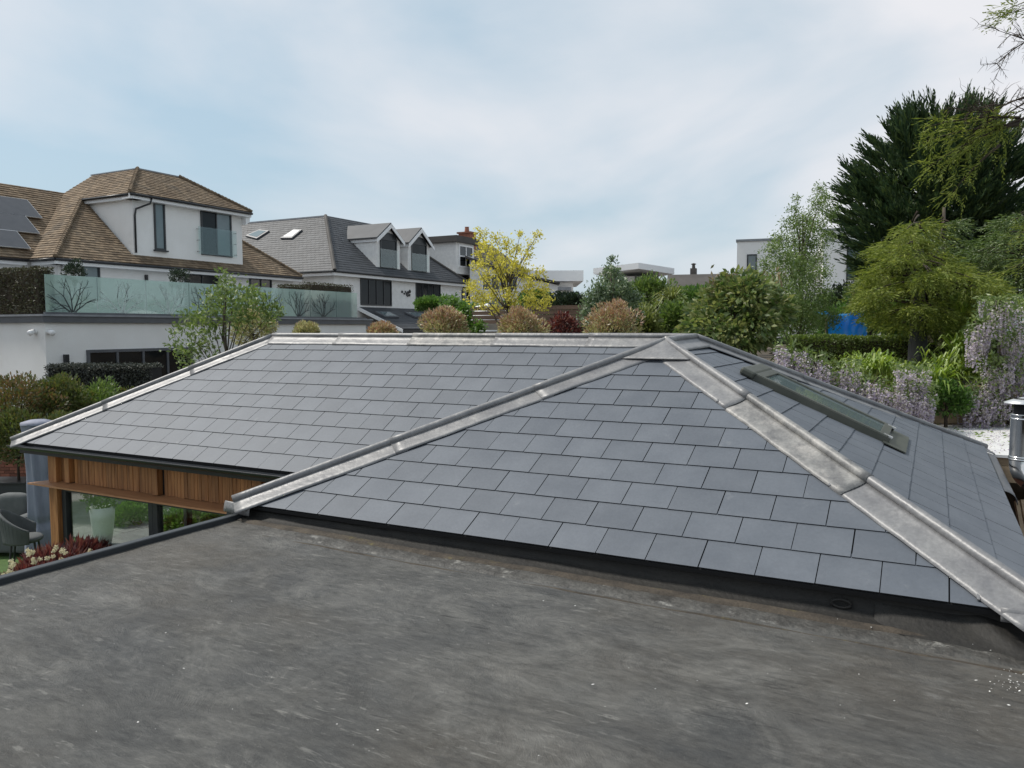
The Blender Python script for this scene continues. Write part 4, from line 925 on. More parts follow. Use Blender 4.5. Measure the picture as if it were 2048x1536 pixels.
def blob(c, r, n, rng, shell=.55, lumps=14, lump=.38, squash=None):
    """points through an uneven crown: lumps ride on an ellipsoid; returns points and outward directions"""
    c, r = np.asarray(c, float), np.asarray(r, float)
    d = unit(lumps, rng); d[:, 2] = np.where(d[:, 2] < -.5, -d[:, 2], d[:, 2]); lc = d*(.55+.3*rng.random((lumps, 1))); lr = lump*(.7+.6*rng.random(lumps))
    k = rng.integers(0, lumps+3, n); core = k >= lumps; k = np.where(core, 0, k)
    q = unit(n, rng)*(shell+(1-shell)*rng.random((n, 1))**.6)
    p = np.where(core[:, None], q*.72, lc[k]+q*lr[k][:, None]); out_ = norm_rows(np.where(core[:, None], q, q*.7+lc[k]*.5))
    return c+p*r, norm_rows(out_/r*np.mean(r))
def stem(parent, base, top, r, name='trunk', mt=None, wob=.05, limbs=(), rng=None, n=7):
    g = MB(); base, top = np.asarray(base, float), np.asarray(top, float); rg = rng or RNG; m = 7
    pts = [base+(top-base)*k/m+np.array((*(rg.normal(size=2)*wob*np.linalg.norm(top-base)*.25*math.sin(math.pi*k/m)), 0)) for k in range(m+1)]
    g.tube(pts, [r*(1-.6*k/m) for k in range(m+1)], n)
    for e, f0, r2 in limbs:
        a = pts[min(m, int(f0*m))]; e = np.asarray(e, float); md = (a+e)/2+np.array((0, 0, .12*np.linalg.norm(e-a)))*.6+rg.normal(size=3)*.03*np.linalg.norm(e-a)
        q = [a, a*.5+md*.5+(0, 0, -.01), md, md*.5+e*.5+(0, 0, .01), e]; g.tube(q, [r2, r2*.85, r2*.65, r2*.45, r2*.2], 5)
    return g.build(name, mt or M['bark'], parent, smooth=True)
def bush(name, label, cat, c, r, n, Ln, Wd, material, gz, group=None, shell=.55, lumps=14, lump=.4, up=.3, rnd=.7, trunk=.03, tips=None, mats2=None, seed=None, stems=True, core=True):
    rng = np.random.default_rng(seed if seed is not None else int(abs(c[0]*971+c[1]*313+n))); c = np.asarray(c, float); r = np.asarray(r, float)
    t = thing(name, label, cat, (c[0], c[1], gz), group)
    p, o = blob(c, r, n, rng, shell, lumps, lump)
    if gz is not None: k = p[:, 2] > gz+.02; p, o = p[k], o[k]
    d = norm_rows(o+rnd*unit(len(p), rng)+np.array((0, 0, up)))
    s = .7+.6*rng.random(len(p))
    if mats2 is None: leaves('foliage', p, d, Ln*s, Wd*s, material, t, rng)
    else:
        hi = ((p[:, 2]-c[2])/r[2]+.35*rng.normal(size=len(p))) > tips
        leaves('foliage', p[~hi], d[~hi], Ln*s[~hi], Wd*s[~hi], material, t, rng); leaves('tip_foliage', p[hi], d[hi], Ln*s[hi], Wd*s[hi], mats2, t, rng)
    if stems:
        lim = [(c+unit(1, rng)[0]*r*.6*np.array((1, 1, .6))+(0, 0, r[2]*.2), .35+.5*rng.random(), trunk*.45) for _ in range(9)]
        stem(t, (c[0], c[1], gz), c+(0, 0, r[2]*.4), trunk, 'stem', M['twig'], limbs=lim, rng=rng)
    return t
def hedge_box(name, label, x0, x1, y0, y1, z0, z1, n, Ln, Wd, material, seed=1, cat='hedge', top_mat=None, rough_=.05):
    rng = np.random.default_rng(seed); t = thing(name, label, cat, ((x0+x1)/2, (y0+y1)/2, z0))
    lx, ly, lz = x1-x0, y1-y0, z1-z0
    A = np.array([lx*ly*1.1, lx*lz, lx*lz, ly*lz, ly*lz]); k = rng.choice(5, n, p=A/A.sum()); a, b = rng.random(n), rng.random(n)
    P = np.empty((n, 3)); O = np.zeros((n, 3))
    for f in range(5):
        m = k == f
        if f == 0: P[m] = np.stack([x0+a[m]*lx, y0+b[m]*ly, np.full(m.sum(), z1)], 1); O[m] = (0, 0, 1)
        if f in (1, 2): P[m] = np.stack([x0+a[m]*lx, np.full(m.sum(), y0 if f == 1 else y1), z0+b[m]*lz], 1); O[m] = (0, -1 if f == 1 else 1, 0)
        if f in (3, 4): P[m] = np.stack([np.full(m.sum(), x0 if f == 3 else x1), y0+a[m]*ly, z0+b[m]*lz], 1); O[m] = (-1 if f == 3 else 1, 0, 0)
    ww = np.array([nz(p[0], p[1], p[2], 1.6) for p in P[::1]])*rough_
    P = P+O*(ww[:, None]-np.abs(rng.normal(size=(n, 1)))*.035); D_ = norm_rows(O*.6+unit(n, rng)*.9+np.array((0, 0, .35)))
    s = .7+.6*rng.random(n); leaves('foliage', P, D_, Ln*s, Wd*s, material, t, rng)
    g = MB(); i = .07; g.box(x0+i, x1-i, y0+i, y1-i, z0+.0, z1-i); g.build('stem', M['twig'], t); return t

LF = {}
LF['green'] = leafmat('leaf_green', [(0.057,0.126,0.024), (0.098,0.194,0.035), (0.165,0.271,0.057)])
LF['mid'] = leafmat('leaf_mid', [(0.072,0.122,0.030), (0.122,0.194,0.041), (0.204,0.265,0.072)])
LF['fresh'] = leafmat('leaf_fresh', [(.085,.135,.032), (.135,.195,.05), (.21,.265,.085)], trans=.4)
LF['conifer'] = leafmat('leaf_conifer', [(0.058,0.098,0.026), (0.091,0.143,0.033), (0.143,0.195,0.046)], trans=.25)
LF['yellow'] = leafmat('leaf_yellow', [(.42,.39,.07), (.58,.53,.11), (.70,.65,.18)], trans=.5, gloss=.03)
LF['laurel'] = leafmat('leaf_laurel', [(0.062,0.106,0.031), (0.112,0.163,0.044), (0.188,0.225,0.069), (0.237,0.250,0.088)], trans=.4, gloss=.04)
LF['olive'] = leafmat('leaf_olive', [(0.112,0.140,0.037), (0.188,0.225,0.056), (0.263,0.281,0.094)])
LF['greygreen'] = leafmat('leaf_greygreen', [(0.085,0.142,0.066), (0.142,0.208,0.094), (0.208,0.264,0.142)], gloss=.1)
LF['dark'] = leafmat('leaf_dark', [(0.013,0.026,0.013), (0.023,0.042,0.018), (0.039,0.058,0.023)], trans=.2)
LF['cypress'] = leafmat('leaf_cypress', [(.026,.050,.026), (.045,.080,.034), (.095,.135,.042)], trans=.15, gloss=.03)
LF['lime'] = leafmat('leaf_lime', [(.105,.145,.03), (.165,.205,.042), (.26,.29,.065)], trans=.4, gloss=.02)
LF['photinia'] = leafmat('leaf_photinia', [(.06,.08,.022), (.10,.115,.03), (.20,.11,.05), (.11,.12,.03)])
LF['birch'] = leafmat('leaf_birch', [(.10,.17,.04), (.15,.22,.055), (.22,.29,.09)], trans=.4)
LF['hedgegreen'] = leafmat('leaf_hedgegreen', [(.085,.13,.03), (.13,.19,.04), (.20,.26,.06)], trans=.4)
LF['hedge'] = leafmat('leaf_hedge', [(.05,.075,.02), (.085,.115,.03), (.12,.14,.035), (.12,.10,.03)])
LF['ball'] = leafmat('leaf_ball', [(.17,.16,.05), (.34,.33,.12), (.56,.53,.27), (.26,.23,.07)], trans=.3, gloss=.1)
LF['ball_red'] = leafmat('leaf_ball_red', [(.28,.14,.08), (.40,.24,.15), (.36,.30,.14), (.52,.36,.25)], trans=.3, gloss=.1)
LF['burgundy'] = leafmat('leaf_burgundy', [(.05,.012,.014), (.10,.022,.022), (.17,.055,.045), (.22,.10,.07)])
LF['cream'] = leafmat('petal_cream', [(.62,.58,.40), (.75,.70,.52)], trans=.25, gloss=.02)
LF['lilac'] = leafmat('petal_lilac', [(.34,.28,.38), (.47,.41,.50), (.60,.55,.60), (.52,.49,.46), (.42,.38,.30)], trans=.3, gloss=.02)
LF['strap'] = leafmat('leaf_strap', [(0.128,0.208,0.032), (0.224,0.320,0.048), (0.352,0.432,0.080)], trans=.35)
LF['fake'] = leafmat('leaf_fake', [(0.036,0.041,0.034), (0.060,0.066,0.050), (0.090,0.096,0.074)], trans=.1)
LF['brown_hedge'] = leafmat('leaf_brown', [(.045,.045,.022), (.075,.068,.034), (.065,.075,.03)], trans=.15)
LF['shrubtan'] = leafmat('leaf_tan', [(.16,.13,.06), (.26,.20,.12), (.12,.14,.04)])

def gp(x, y, depth, z=None):
    p = at(x, y, depth); return p if z is None else np.array((p[0], p[1], z))

# ------------------------------------------------------------------ raised garden behind the room
UG = .45      # height of the raised garden
g = MB(); g.box(-9.5, 40, 10.7, 120, -2.48, UG); tag(g.build('raised_garden', M['earth']), kind='structure')
# -- ball shaped shrubs in a row behind the ridge
balls = [(505, 664, 19.6, 46), (612, 679, 18.8, 32), (768, 682, 17.8, 36), (888, 664, 17.0, 50), (1048, 670, 16.0, 52), (1228, 668, 15.1, 62)]
blabs = ['yellow-green clipped ball shrub behind the left hip of the slate roof', 'smallest yellow ball shrub just showing over the ridge before the terrace wall',
         'pinkish-tipped low ball shrub in front of the white lean-to fascia', 'tall reddish ball shrub in front of the lean-to roof lights', 'red-tipped ball shrub under the yellow tree', 'largest peaked cream and red ball shrub nearest the roof apex']
for (x, y, dp, rp), lb in zip(balls, blabs):
    c = at(x, y, dp); rr = rp*dp/F_PX
    bush('ball_shrub', lb, 'shrub', c, (rr, rr, rr*1.02), 5200, .075, .026, LF['ball'], UG, 'clipped ball shrubs in a row', shell=.8, lumps=26, lump=.30, up=.55, rnd=.75, trunk=.05, tips=.28 if x > 700 else 1.2, mats2=LF['ball_red'])
# -- fence of brown boards and pale boards behind
def board_fence(name, label, a, b, z0, z1, nb, mt, gap=.012):
    a, b = np.asarray(a, float), np.asarray(b, float); t = thing(name, label, 'fence', ((a[0]+b[0])/2, (a[1]+b[1])/2, z0)); d = np.array((b[0]-a[0], b[1]-a[1], 0)); l = np.linalg.norm(d); d /= l; n = np.array((d[1], -d[0], 0))
    hb = (z1-z0)/nb; segs = max(1, int(l/2.4))
    for j in range(segs):
        for i in range(nb):
            g = MB(); g.frame((a[0], a[1], 0), d, n, (0,0,1), (l*j/segs+.004, l*(j+1)/segs-.004), (random.uniform(-.004, .004), .03), (z0+i*hb+gap/2, z0+(i+1)*hb-gap/2)); g.build('board', mt, t)
    for j in range(segs+1):
        p = np.array((a[0], a[1], 0))+d*(l*j/segs); g = MB(); g.frame(p, d, n, (0,0,1), (-.05, .05), (-.10, -.006), (z0-.4, z1+.02)); g.build('post', mt, t)
    return t
fa, fb = at(900, 640, 23), at(1170, 640, 21)
board_fence('board_fence', 'dark brown horizontal board fence behind the yellow tree', fa, fb, at(1050, 648, 22)[2], at(1050, 612, 22)[2], 4, M['brown_board'])
fa, fb = at(890, 660, 21.6), at(1165, 660, 20.4)
board_fence('slatted_fence', 'weathered pale grey slatted fence below the brown boards', fa, fb, UG, at(1050, 646, 21)[2], 5, M['grey_board'], gap=.03)
# -- dome-topped white cover seen above the fence
t = thing('domed_cover', 'white domed cover with a bluish round window showing over the brown fence', 'cover', gp(985, 625, 27, .8))
c = at(985, 622, 27); X = CR; g = MB()
g.lathe((c[0], c[1], c[2]-.25), [(1.05, -1.2), (1.0, 0), (.85, .25), (.55, .42), (.2, .5), (0, .51)], 22); g.build('shell', M['upvc'], t, smooth=True)
e = c-CF*1.0+(0, 0, -.0); g = MB(); g.lathe((e[0]+.15, e[1]+.05, e[2]+.02), [(.26, 0), (.30, .03), (.30, .06), (.26, .08)], 20, axis=-CF); g.build('window_ring', M['grey_metal'], t, smooth=True)
g = MB(); g.lathe((e[0]+.15, e[1]+.05, e[2]+.02), [(.25, .03), (0, .031)], 20, axis=-CF); g.build('window', M['sky_glass'], t)
# -- burgundy shrub
for x, y, dp, rp, lb in ((1128, 662, 17.5, 40, 'dark burgundy shrub between the two red ball shrubs'), (1100, 668, 17.9, 26, 'low purple-leaved shrub touching the ball shrub under the yellow tree')):
    c = at(x, y, dp); bush('burgundy_shrub', lb, 'shrub', c, (rp*dp/F_PX, .5, rp*dp/F_PX*.8), 1500, .09, .035, LF['burgundy'], UG, shell=.4)

# ------------------------------------------------------------------ trees
def tree(name, label, base, top, r, clumps, n, Ln, Wd, material, sig, trunk_mat=None, group=None, up=.1, rnd=1.0, droop=0, seed=5, cat='tree'):
    """clumps: list of (centre, radius); limbs run to each clump and leaves gather round it and along the limb"""
    rng = np.random.default_rng(seed); t = thing(name, label, cat, base, group); base, top = np.asarray(base, float), np.asarray(top, float)
    lim = []
    for c, rr in clumps:
        f0 = np.clip((c[2]-base[2])/(max(.1, top[2]-base[2]))*.75-.12, .12, .95); lim.append((np.asarray(c), f0, r*.32))
    stem(t, base, top, r, 'trunk', trunk_mat or M['bark'], limbs=lim, rng=rng)
    wts = np.array([rr**2 for _, rr in clumps]); k = rng.choice(len(clumps), n, p=wts/wts.sum())
    C_ = np.array([c for c, _ in clumps])[k]; RR = np.array([rr for _, rr in clumps])[k][:, None]
    p = C_+rng.normal(size=(n, 3))*RR*sig; d = norm_rows(unit(n, rng)*rnd+norm_rows(p-base)*.5+np.array((0, 0, up-droop)))
    s = .65+.7*rng.random(n); leaves('crown', p, d, Ln*s, Wd*s, material, t, rng); return t
# yellow leaved tree
rng = np.random.default_rng(21); dp = 19.0
cl = []
for x, y, r in [(962,470,14),(968,492,14),(990,478,13),(985,505,16),(1013,488,15),(1035,500,13),(1000,525,18),(1030,530,18),(1062,488,12),(1075,472,10),(1055,510,12),(1048,545,20),(965,528,12),(950,535,12),(975,556,18),(1010,560,18),(945,575,16),(955,595,18),(985,590,20),(1020,592,20),(1060,575,20),(1080,550,14),(1088,580,14),(1060,605,18),(1085,612,15),(1030,612,16),(965,612,12),(990,618,14),(1000,545,14),(1040,470,8),(1022,508,12),(958,508,10),(1095,600,10)]:
    c = at(x, y, dp+rng.uniform(-.8, .8)); cl.append((c, r*dp/F_PX))
b = gp(1012, 690, dp, UG); tree('yellow_tree', 'small tree with bright golden yellow leaves in front of the brown fence', b, at(1018, 540, dp), .05, cl, 5000, .072, .034, LF['yellow'], .50, up=.15, seed=22)
# apple-like tree on the left in front of the terrace
rng = np.random.default_rng(31); dp = 16.5; cl = []
for x, y, r in [(452,560,14),(448,585,20),(430,600,22),(470,600,24),(500,585,20),(490,610,26),(520,610,24),(545,625,18),(455,625,28),(420,625,20),(400,640,22),(372,640,16),(358,655,12),(385,670,18),(425,660,22),(480,640,22),(530,640,16),(350,690,14),(365,712,14),(390,700,18),(415,690,16),(375,735,14),(345,665,8),(560,628,10),(470,570,10),(440,545,6),(405,745,14),(430,720,14)]:
    c = at(x, y, dp+rng.uniform(-.7, .7)); cl.append((c, r*dp/F_PX))
b = gp(440, 760, dp, -1.2); tree('young_tree', 'slender green leafy tree reaching up before the glass balustrade', b, at(452, 575, dp), .04, cl, 2700, .10, .045, LF['fresh'], .60, up=.1, seed=33)
# small green tree beside the tall red ball shrub
rng = np.random.default_rng(37); dp = 19.5; cl = []
for x, y, r in [(905,610,14),(925,625,16),(912,640,18),(935,650,16),(890,618,10),(948,668,12),(930,675,12),(900,655,12),(960,655,10)]:
    cl.append((at(x, y, dp+rng.uniform(-.5, .5)), r*dp/F_PX))
tree('small_green_tree', 'small blue-green tree between the tall red ball shrub and the yellow tree', gp(925, 690, dp, UG), at(920, 630, dp), .03, cl, 2600, .09, .045, LF['green'], .5, seed=38)
# grey-green tree in the middle
rng = np.random.default_rng(41); dp = 17.0; cl = []
for x, y, r in [(1224,520,7),(1218,540,10),(1230,545,10),(1215,560,14),(1238,562,12),(1200,580,16),(1225,585,18),(1252,575,12),(1185,600,18),(1210,610,20),(1240,605,18),(1265,595,14),(1180,625,16),(1205,640,20),(1235,640,18),(1265,625,16),(1170,650,14),(1195,660,16),(1250,660,16)]:
    cl.append((at(x, y, dp+rng.uniform(-.6, .6)), r*dp/F_PX))
tree('grey_green_tree', 'upright grey-green tree with thin pointed top in the middle of the garden', gp(1218, 700, dp, UG), at(1222, 535, dp), .04, cl, 9000, .075, .03, LF['greygreen'], .55, seed=42)
# birch with small leaves before the white block house
rng = np.random.default_rng(51); dp = 19.0; cl = []
for x, y, r in [(1592,398,7),(1588,420,9),(1600,440,12),(1640,380,10),(1650,395,12),(1635,410,14),(1660,425,14),(1618,440,14),(1580,450,14),(1610,465,20),(1640,455,18),(1560,480,14),(1545,500,14),(1590,490,20),(1625,490,18),(1655,480,14),(1570,515,18),(1600,525,22),(1635,520,18),(1530,530,12),(1555,545,20),(1590,560,26),(1625,555,22),(1650,545,10),(1520,570,16),(1550,585,24),(1590,600,28),(1630,595,24),(1655,590,12),(1540,625,22),(1575,640,26),(1615,640,26),(1650,630,20),(1668,640,12)]:
    cl.append((at(x, y, dp+rng.uniform(-1, 1)), r*dp/F_PX))
tree('birch_tree', 'tall airy birch with small green leaves in front of the white cube house', gp(1600, 700, dp, UG), at(1605, 430, dp), .042, cl, 22000, .062, .025, LF['birch'], .66, seed=52, droop=.25)
# big-leaved shrub behind the right end of the ridge
dp = 11.6; c = at(1470, 650, dp)
rng = np.random.default_rng(61); t = bush('laurel_shrub', 'rounded large-leaved green shrub rising behind the right end of the ridge', 'shrub', c, (.80, .75, .70), 5200, .115, .05, LF['laurel'], UG-.2, shell=.72, lumps=24, lump=.34, up=-.45, rnd=.6, trunk=.05, seed=62)
rng = np.random.default_rng(63); p = np.array([at(x, y, dp+.1) for x, y in zip(rng.uniform(1420, 1560, 260), rng.uniform(552, 605, 260))]); p = p+rng.normal(size=p.shape)*.05
leaves('young_foliage', p, norm_rows(unit(260, rng)+np.array((0, 0, .8))), .10, .035, LF['shrubtan'], t, rng)
# mixed bushes forming the green middle distance
mids = [(1128, 616, 26, 52, 30, 'dark', 'dark green conifer hedge mound above the brown fence'), (1075, 604, 28, 40, 22, 'green', 'dark bush between the yellow tree and the dark conifer hedge mound'), (1300, 600, 22, 60, 46, 'mid', 'broad green bush right of the grey-green tree'),
        (1285, 655, 18.5, 48, 36, 'olive', 'olive bush left of the large-leaved shrub'), (1395, 602, 24, 60, 26, 'green', 'low wide bush under the distant dark roof'), (1350, 650, 19, 50, 40, 'mid', 'leafy bush close behind the ridge beside the large-leaved shrub'),
        (1480, 585, 25, 70, 34, 'green', 'bush far behind the large-leaved shrub'), (1700, 606, 24, 60, 36, 'dark', 'dark bush under the long roof beside the birch'), (1740, 620, 21, 48, 46, 'green', 'bush behind the blue tarpaulin'),
        (1790, 640, 18, 60, 48, 'green', 'bright green bush right of the blue tarpaulin'), (1680, 655, 21, 60, 40, 'green', 'bush between birch and blue tarpaulin'), (1250, 596, 27, 50, 22, 'greygreen', 'grey-green bush under the pavilion roof'),
        (860, 610, 30, 30, 14, 'green', 'small bush at the foot of the slate house')]
for x, y, dp, rx, ry, k, lb in mids:
    c = at(x, y, dp); bush('bush', lb, 'bush', c, (rx*dp/F_PX, rx*dp/F_PX*.8, ry*dp/F_PX), 3600, .12, .05, LF[k], min(UG, c[2]-ry*dp/F_PX), shell=.4, lumps=18, lump=.42)
# far hedge mass
rng = np.random.default_rng(71); g_ = []
n = 22000; xs_ = rng.uniform(880, 2300, n); p = np.array([at(x, 690-rng.random()**.6*(88+22*nz(x, 0, 0, .013)), 30+3*nz(x, 1, 0, .02)+rng.uniform(0, 2)) for x in xs_])
leaves('far_hedge', p, norm_rows(unit(n, rng)+np.array((0, -.3, .3))), .17*(.7+.6*rng.random(n)), .08, LF['green'], None, rng, kind='stuff', label='mass of mixed green hedging closing the back of the gardens')
# spiky cordyline
t = thing('cordyline', 'spiky strap-leaved plant arching over the bushes in the middle distance', 'plant', gp(1335, 640, 20, UG)); c = at(1342, 602, 20)
rng = np.random.default_rng(81); g = MB()
for i in range(170):
    a = rng.uniform(0, 6.28); el = rng.uniform(-.3, 1.3); d = np.array((math.cos(a)*math.cos(el), math.sin(a)*math.cos(el), math.sin(el))); l = rng.uniform(.45, .8); s = nrm(np.cross(d, (0,0,1)))*.014
    m_ = c+d*l*.6; e = c+d*l-np.array((0, 0, l*.35)); g.add([c-s, c+s, m_+s, m_-s, e], [(0,1,2,3), (3,2,4)])
g.build('leaf_rosette', LF['olive'], t); stem(t, (c[0], c[1], UG), c, .07, 'stem', M['twig'])

# ------------------------------------------------------------------ conifers at the right
def sprays(name, O, Dr, Ln, material, parent, rng, per=13, wid=.34, leafw=.045, sag=.25, label=None, rise=0.0, opn=1.0):
    """feathered shoots: thin scale-leaf fingers along both sides of a curved axis"""
    n = len(O); Ln = np.asarray(Ln, float); S = norm_rows(np.cross(Dr, np.array((0, 0, 1.0))+.25*unit(n, rng))); U = np.cross(S, Dr)
    P, D_, L_ = [], [], []
    for k in range(per):
        f = (k+.6)/per; pos = O+Dr*(Ln*f)[:, None]+U*(Ln*rise*f*f)[:, None]-np.array((0, 0, 1.0))*(Ln*sag*f*f)[:, None]
        sd_ = 1 if k % 2 else -1
        dd = norm_rows(Dr*.9+S*(sd_*opn*(.85-.45*f))+U*.12+.22*unit(n, rng)-np.array((0, 0, .2))*sag)
        P.append(pos); D_.append(dd); L_.append(Ln*wid*(1.05-.75*f))
    pos = O+Dr*Ln[:, None]*.55; P.append(pos); D_.append(Dr); L_.append(Ln*.5)
    P, D_, L_ = np.concatenate(P), np.concatenate(D_), np.concatenate(L_)
    return leaves(name, P, D_, L_, leafw*(.7+.6*rng.random(len(P))), material, parent, rng, fold=.25, label=label)
# dark cypress: plumes fan out and up from a stout trunk
rng = np.random.default_rng(91); dp = 23.0; b = gp(1862, 700, dp, UG); t = thing('cypress_tree', 'large very dark cypress with feathery upswept plumes against the sky', 'tree', b)
prof = [(.22, .32), (.31, .62), (.43, .88), (.52, 1.0), (.58, 1.0), (.68, .95), (.78, .82), (.86, .64), (.93, .42), (.98, .2), (1.0, .08)]
ztop = at(1862, 232, dp)[2]; zlow = UG; Rm = 158*dp/F_PX
lim = []; O, Dd, Ll = [], [], []
for i in range(500):
    f = rng.uniform(.22, .97)**.9; rr = np.interp(f, [a for a, _ in prof], [q for _, q in prof])*Rm; a = rng.uniform(0, 6.283)
    el = np.interp(f, [.2, .5, .8, 1], [.12, .36, .75, 1.15])+rng.normal()*.10; ax = np.array((math.cos(a)*math.cos(el), math.sin(a)*math.cos(el), math.sin(el)))
    e = np.array((b[0]+math.cos(a)*rr, b[1]+math.sin(a)*rr, zlow+f*(ztop-zlow)))*1.0; e = e+rng.normal(size=3)*.12
    m_ = 9; ll = rng.uniform(1.1, 2.0)*(.6 if f > .85 else 1)
    for k in range(m_):   # a plume: sprays crowd along its axis
        s = k/(m_-1); o = e-ax*ll*(1-s)+rng.normal(size=3)*(.10-.08*s); O.append(o); q = nrm(ax+rng.normal(size=3)*(.34-.22*s)+np.array((0, 0, .12))); Dd.append(q); Ll.append(rng.uniform(.42, .72)*(1.0-.15*s))
    for k in range(3): O.append(e-ax*.25+rng.normal(size=3)*.02); Dd.append(nrm(ax+rng.normal(size=3)*.07)); Ll.append(rng.uniform(.7, 1.0))
    if i % 9 == 0: lim.append((e-ax*ll*.9, np.clip(f*.8-.1, .1, .9), .06))
sprays('crown', np.array(O), np.array(Dd), Ll, LF['cypress'], t, rng, per=10, wid=.5, leafw=.05, sag=-.06, opn=.5)
stem(t, b, (b[0], b[1], ztop-1.2), .32, 'trunk', M['bark'], limbs=lim, rng=rng, wob=.02)
nc = 2600; q = unit(nc, rng); ff = rng.uniform(.25, .9, nc); rr = np.interp(ff, [a for a, _ in prof], [s for _, s in prof])*Rm*.72*rng.random(nc)**.4; aa = rng.uniform(0, 6.28, nc)
leaves('inner_foliage', np.stack([b[0]+np.cos(aa)*rr, b[1]+np.sin(aa)*rr, zlow+ff*(ztop-zlow)-.3], 1), norm_rows(q+(0, 0, .5)), .42, .16, LF['cypress'], t, rng)

def conifer(name, label, base, trunk_top, tr, tmat, boughs, mat_, rng, n_side=26, ln=(.3, .6), sag=.35, per=11, leafw=.022, thick=.03, spread=.45):
    """boughs: list of (start, end, amount); drooping sprays hang along every bough"""
    t = thing(name, label, 'tree', base)
    if trunk_top is not None: stem(t, base, np.asarray(trunk_top)*1.0, tr, 'trunk', tmat, rng=rng, wob=.004, n=16)
    O, Dd, Ll = [], [], []; g = MB()
    for a, e, k in boughs:
        a, e = np.asarray(a, float), np.asarray(e, float); ax = e-a; l = np.linalg.norm(ax); ax /= l
        pts = [a+ax*l*s+np.array((0, 0, .18*l*s*(1-s))) for s in np.linspace(0, 1, 6)]; g.tube(pts, [thick*(1-.85*s) for s in np.linspace(0, 1, 6)], 5)
        for i in range(int(n_side*k)):
            s = rng.random()**.7; o = a+ax*l*s+np.array((0, 0, .18*l*s*(1-s)))+rng.normal(size=3)*.05
            q = nrm(ax*.7+unit(1, rng)[0]*spread*1.6+np.array((0, 0, -.35))*(sag*2)); O.append(o); Dd.append(q); Ll.append(rng.uniform(*ln))
    g.build('branches', M['twig'], t, smooth=True)
    sprays('crown', np.array(O), np.array(Dd), Ll, mat_, t, rng, per=per, wid=.36, leafw=leafw, sag=sag); return t
# light green drooping conifer with the grey trunk
rng = np.random.default_rng(101); dp = 13.2; b = gp(1837, 716, dp, UG-.1); tt = gp(1838, 500, dp); bo = []
def clumped_conifer(name, label, base, top, tr, tmat, region, dp, n_clump, per_clump, mat_, rng, rad=34, ln=(.14, .34), sag=.22, leafw=.02, xtrunk=1838, thick=.022, depth=.9):
    """limbs end in flattened drooping sprays, with dark gaps between them; region(x) gives the top and bottom of the crown as seen"""
    t = thing(name, label, 'tree', base)
    if top is not None: stem(t, base, top, tr, 'trunk', tmat, rng=rng, wob=.004, n=18)
    g = MB(); O, Dd, Ll = [], [], []
    for i in range(n_clump):
        x = rng.uniform(*region[0]); y0, y1 = np.interp(x, region[1], region[2]), np.interp(x, region[1], region[3]); y = y0+(y1-y0)*rng.random()
        e = at(x, y, dp+rng.normal()*depth*.55); a = at(xtrunk+rng.uniform(-4, 4), min(y+rng.uniform(-25, 10), 640), dp); ax = nrm(e-a); l = np.linalg.norm(e-a)
        g.tube([a+(e-a)*s+np.array((0, 0, .16*l*s*(1-s))) for s in np.linspace(0, 1, 6)], [thick*(1-.85*s) for s in np.linspace(0, 1, 6)], 5)
        rr = rad*dp/F_PX*rng.uniform(.6, 1.3); n = int(per_clump*rng.uniform(.6, 1.3)); o = e+unit(n, rng)*np.array((1, 1, .38))*rr*rng.random((n, 1))**.5
        o[:, 2] -= .25*np.linalg.norm((o-e)[:, :2], axis=1)
        q = norm_rows((o-e)*np.array((1, 1, .3))/rr*.9+ax*.6+unit(n, rng)*.4+np.array((0, 0, -.22))); O.append(o); Dd.append(q); Ll.append(rng.uniform(*ln, n))
    g.build('branches', M['twig'], t, smooth=True)
    sprays('crown', np.concatenate(O), np.concatenate(Dd), np.concatenate(Ll), mat_, t, rng, per=9, wid=.36, leafw=leafw, sag=sag); return t
clumped_conifer('drooping_conifer', 'yellow-green drooping conifer with a bare dark grey trunk above the clipped hedge', b, tt, .178, M['trunk_grey'],
    ((1738, 1985), [1738, 1760, 1800, 1835, 1870, 1910, 1985], [575, 520, 460, 432, 475, 530, 565], [600, 640, 652, 640, 640, 640, 610]), dp, 118, 40, LF['lime'], rng, rad=31, depth=1.1)
clumped_conifer('green_conifer', 'darker green conifer between the drooping conifer and the picture edge', gp(2075, 700, 15, UG), gp(2075, 420, 15), .16, M['bark'],
    ((1930, 2200), [1930, 1960, 2000, 2048, 2200], [520, 480, 440, 415, 400], [580, 600, 590, 600, 640]), 15, 110, 34, LF['conifer'], rng, xtrunk=2075, rad=36)
clumped_conifer('young_conifer', 'young dark green spire-topped conifer between the drooping conifer and the dark cypress', gp(1888, 700, 16.5, UG), gp(1888, 415, 16.5), .07, M['bark'],
    ((1835, 1945), [1835, 1862, 1888, 1915, 1945], [520, 460, 412, 455, 510], [620, 620, 620, 620, 620]), 16.5, 70, 26, LF['conifer'], rng, xtrunk=1888, rad=24, depth=.6)
# conifer standing outside the frame whose boughs reach in at the upper right
rng = np.random.default_rng(111); dp = 9.0; b2 = gp(2330, 760, dp, -.6); t2 = gp(2330, -250, dp); bo = []
def lb(x0, y0, x1, y1, k, d0=9.0, d1=9.0): bo.append((at(x0, y0, d0), at(x1, y1, d1), k))
lb(2330, -30, 1985, 38, 1.2); lb(2330, -60, 2010, 20, 1.0); lb(2200, 150, 1920, 255, .0); lb(2060, 232, 1890, 322, .9); lb(2040, 250, 1845, 285, .8); lb(2040, 245, 1855, 335, .9); lb(2000, 290, 1905, 385, .5); lb(2040, 235, 1850, 255, .9); lb(2250, 420, 2030, 470, .7); lb(2250, 480, 2010, 540, .7)
t = conifer('overhanging_conifer', 'conifer off to the right whose light green boughs and bare twigs hang into view', b2, t2, .2, M['bark'], bo, LF['lime'], rng, n_side=54, ln=(.12, .30), sag=.30, per=11, leafw=.014, thick=.018)
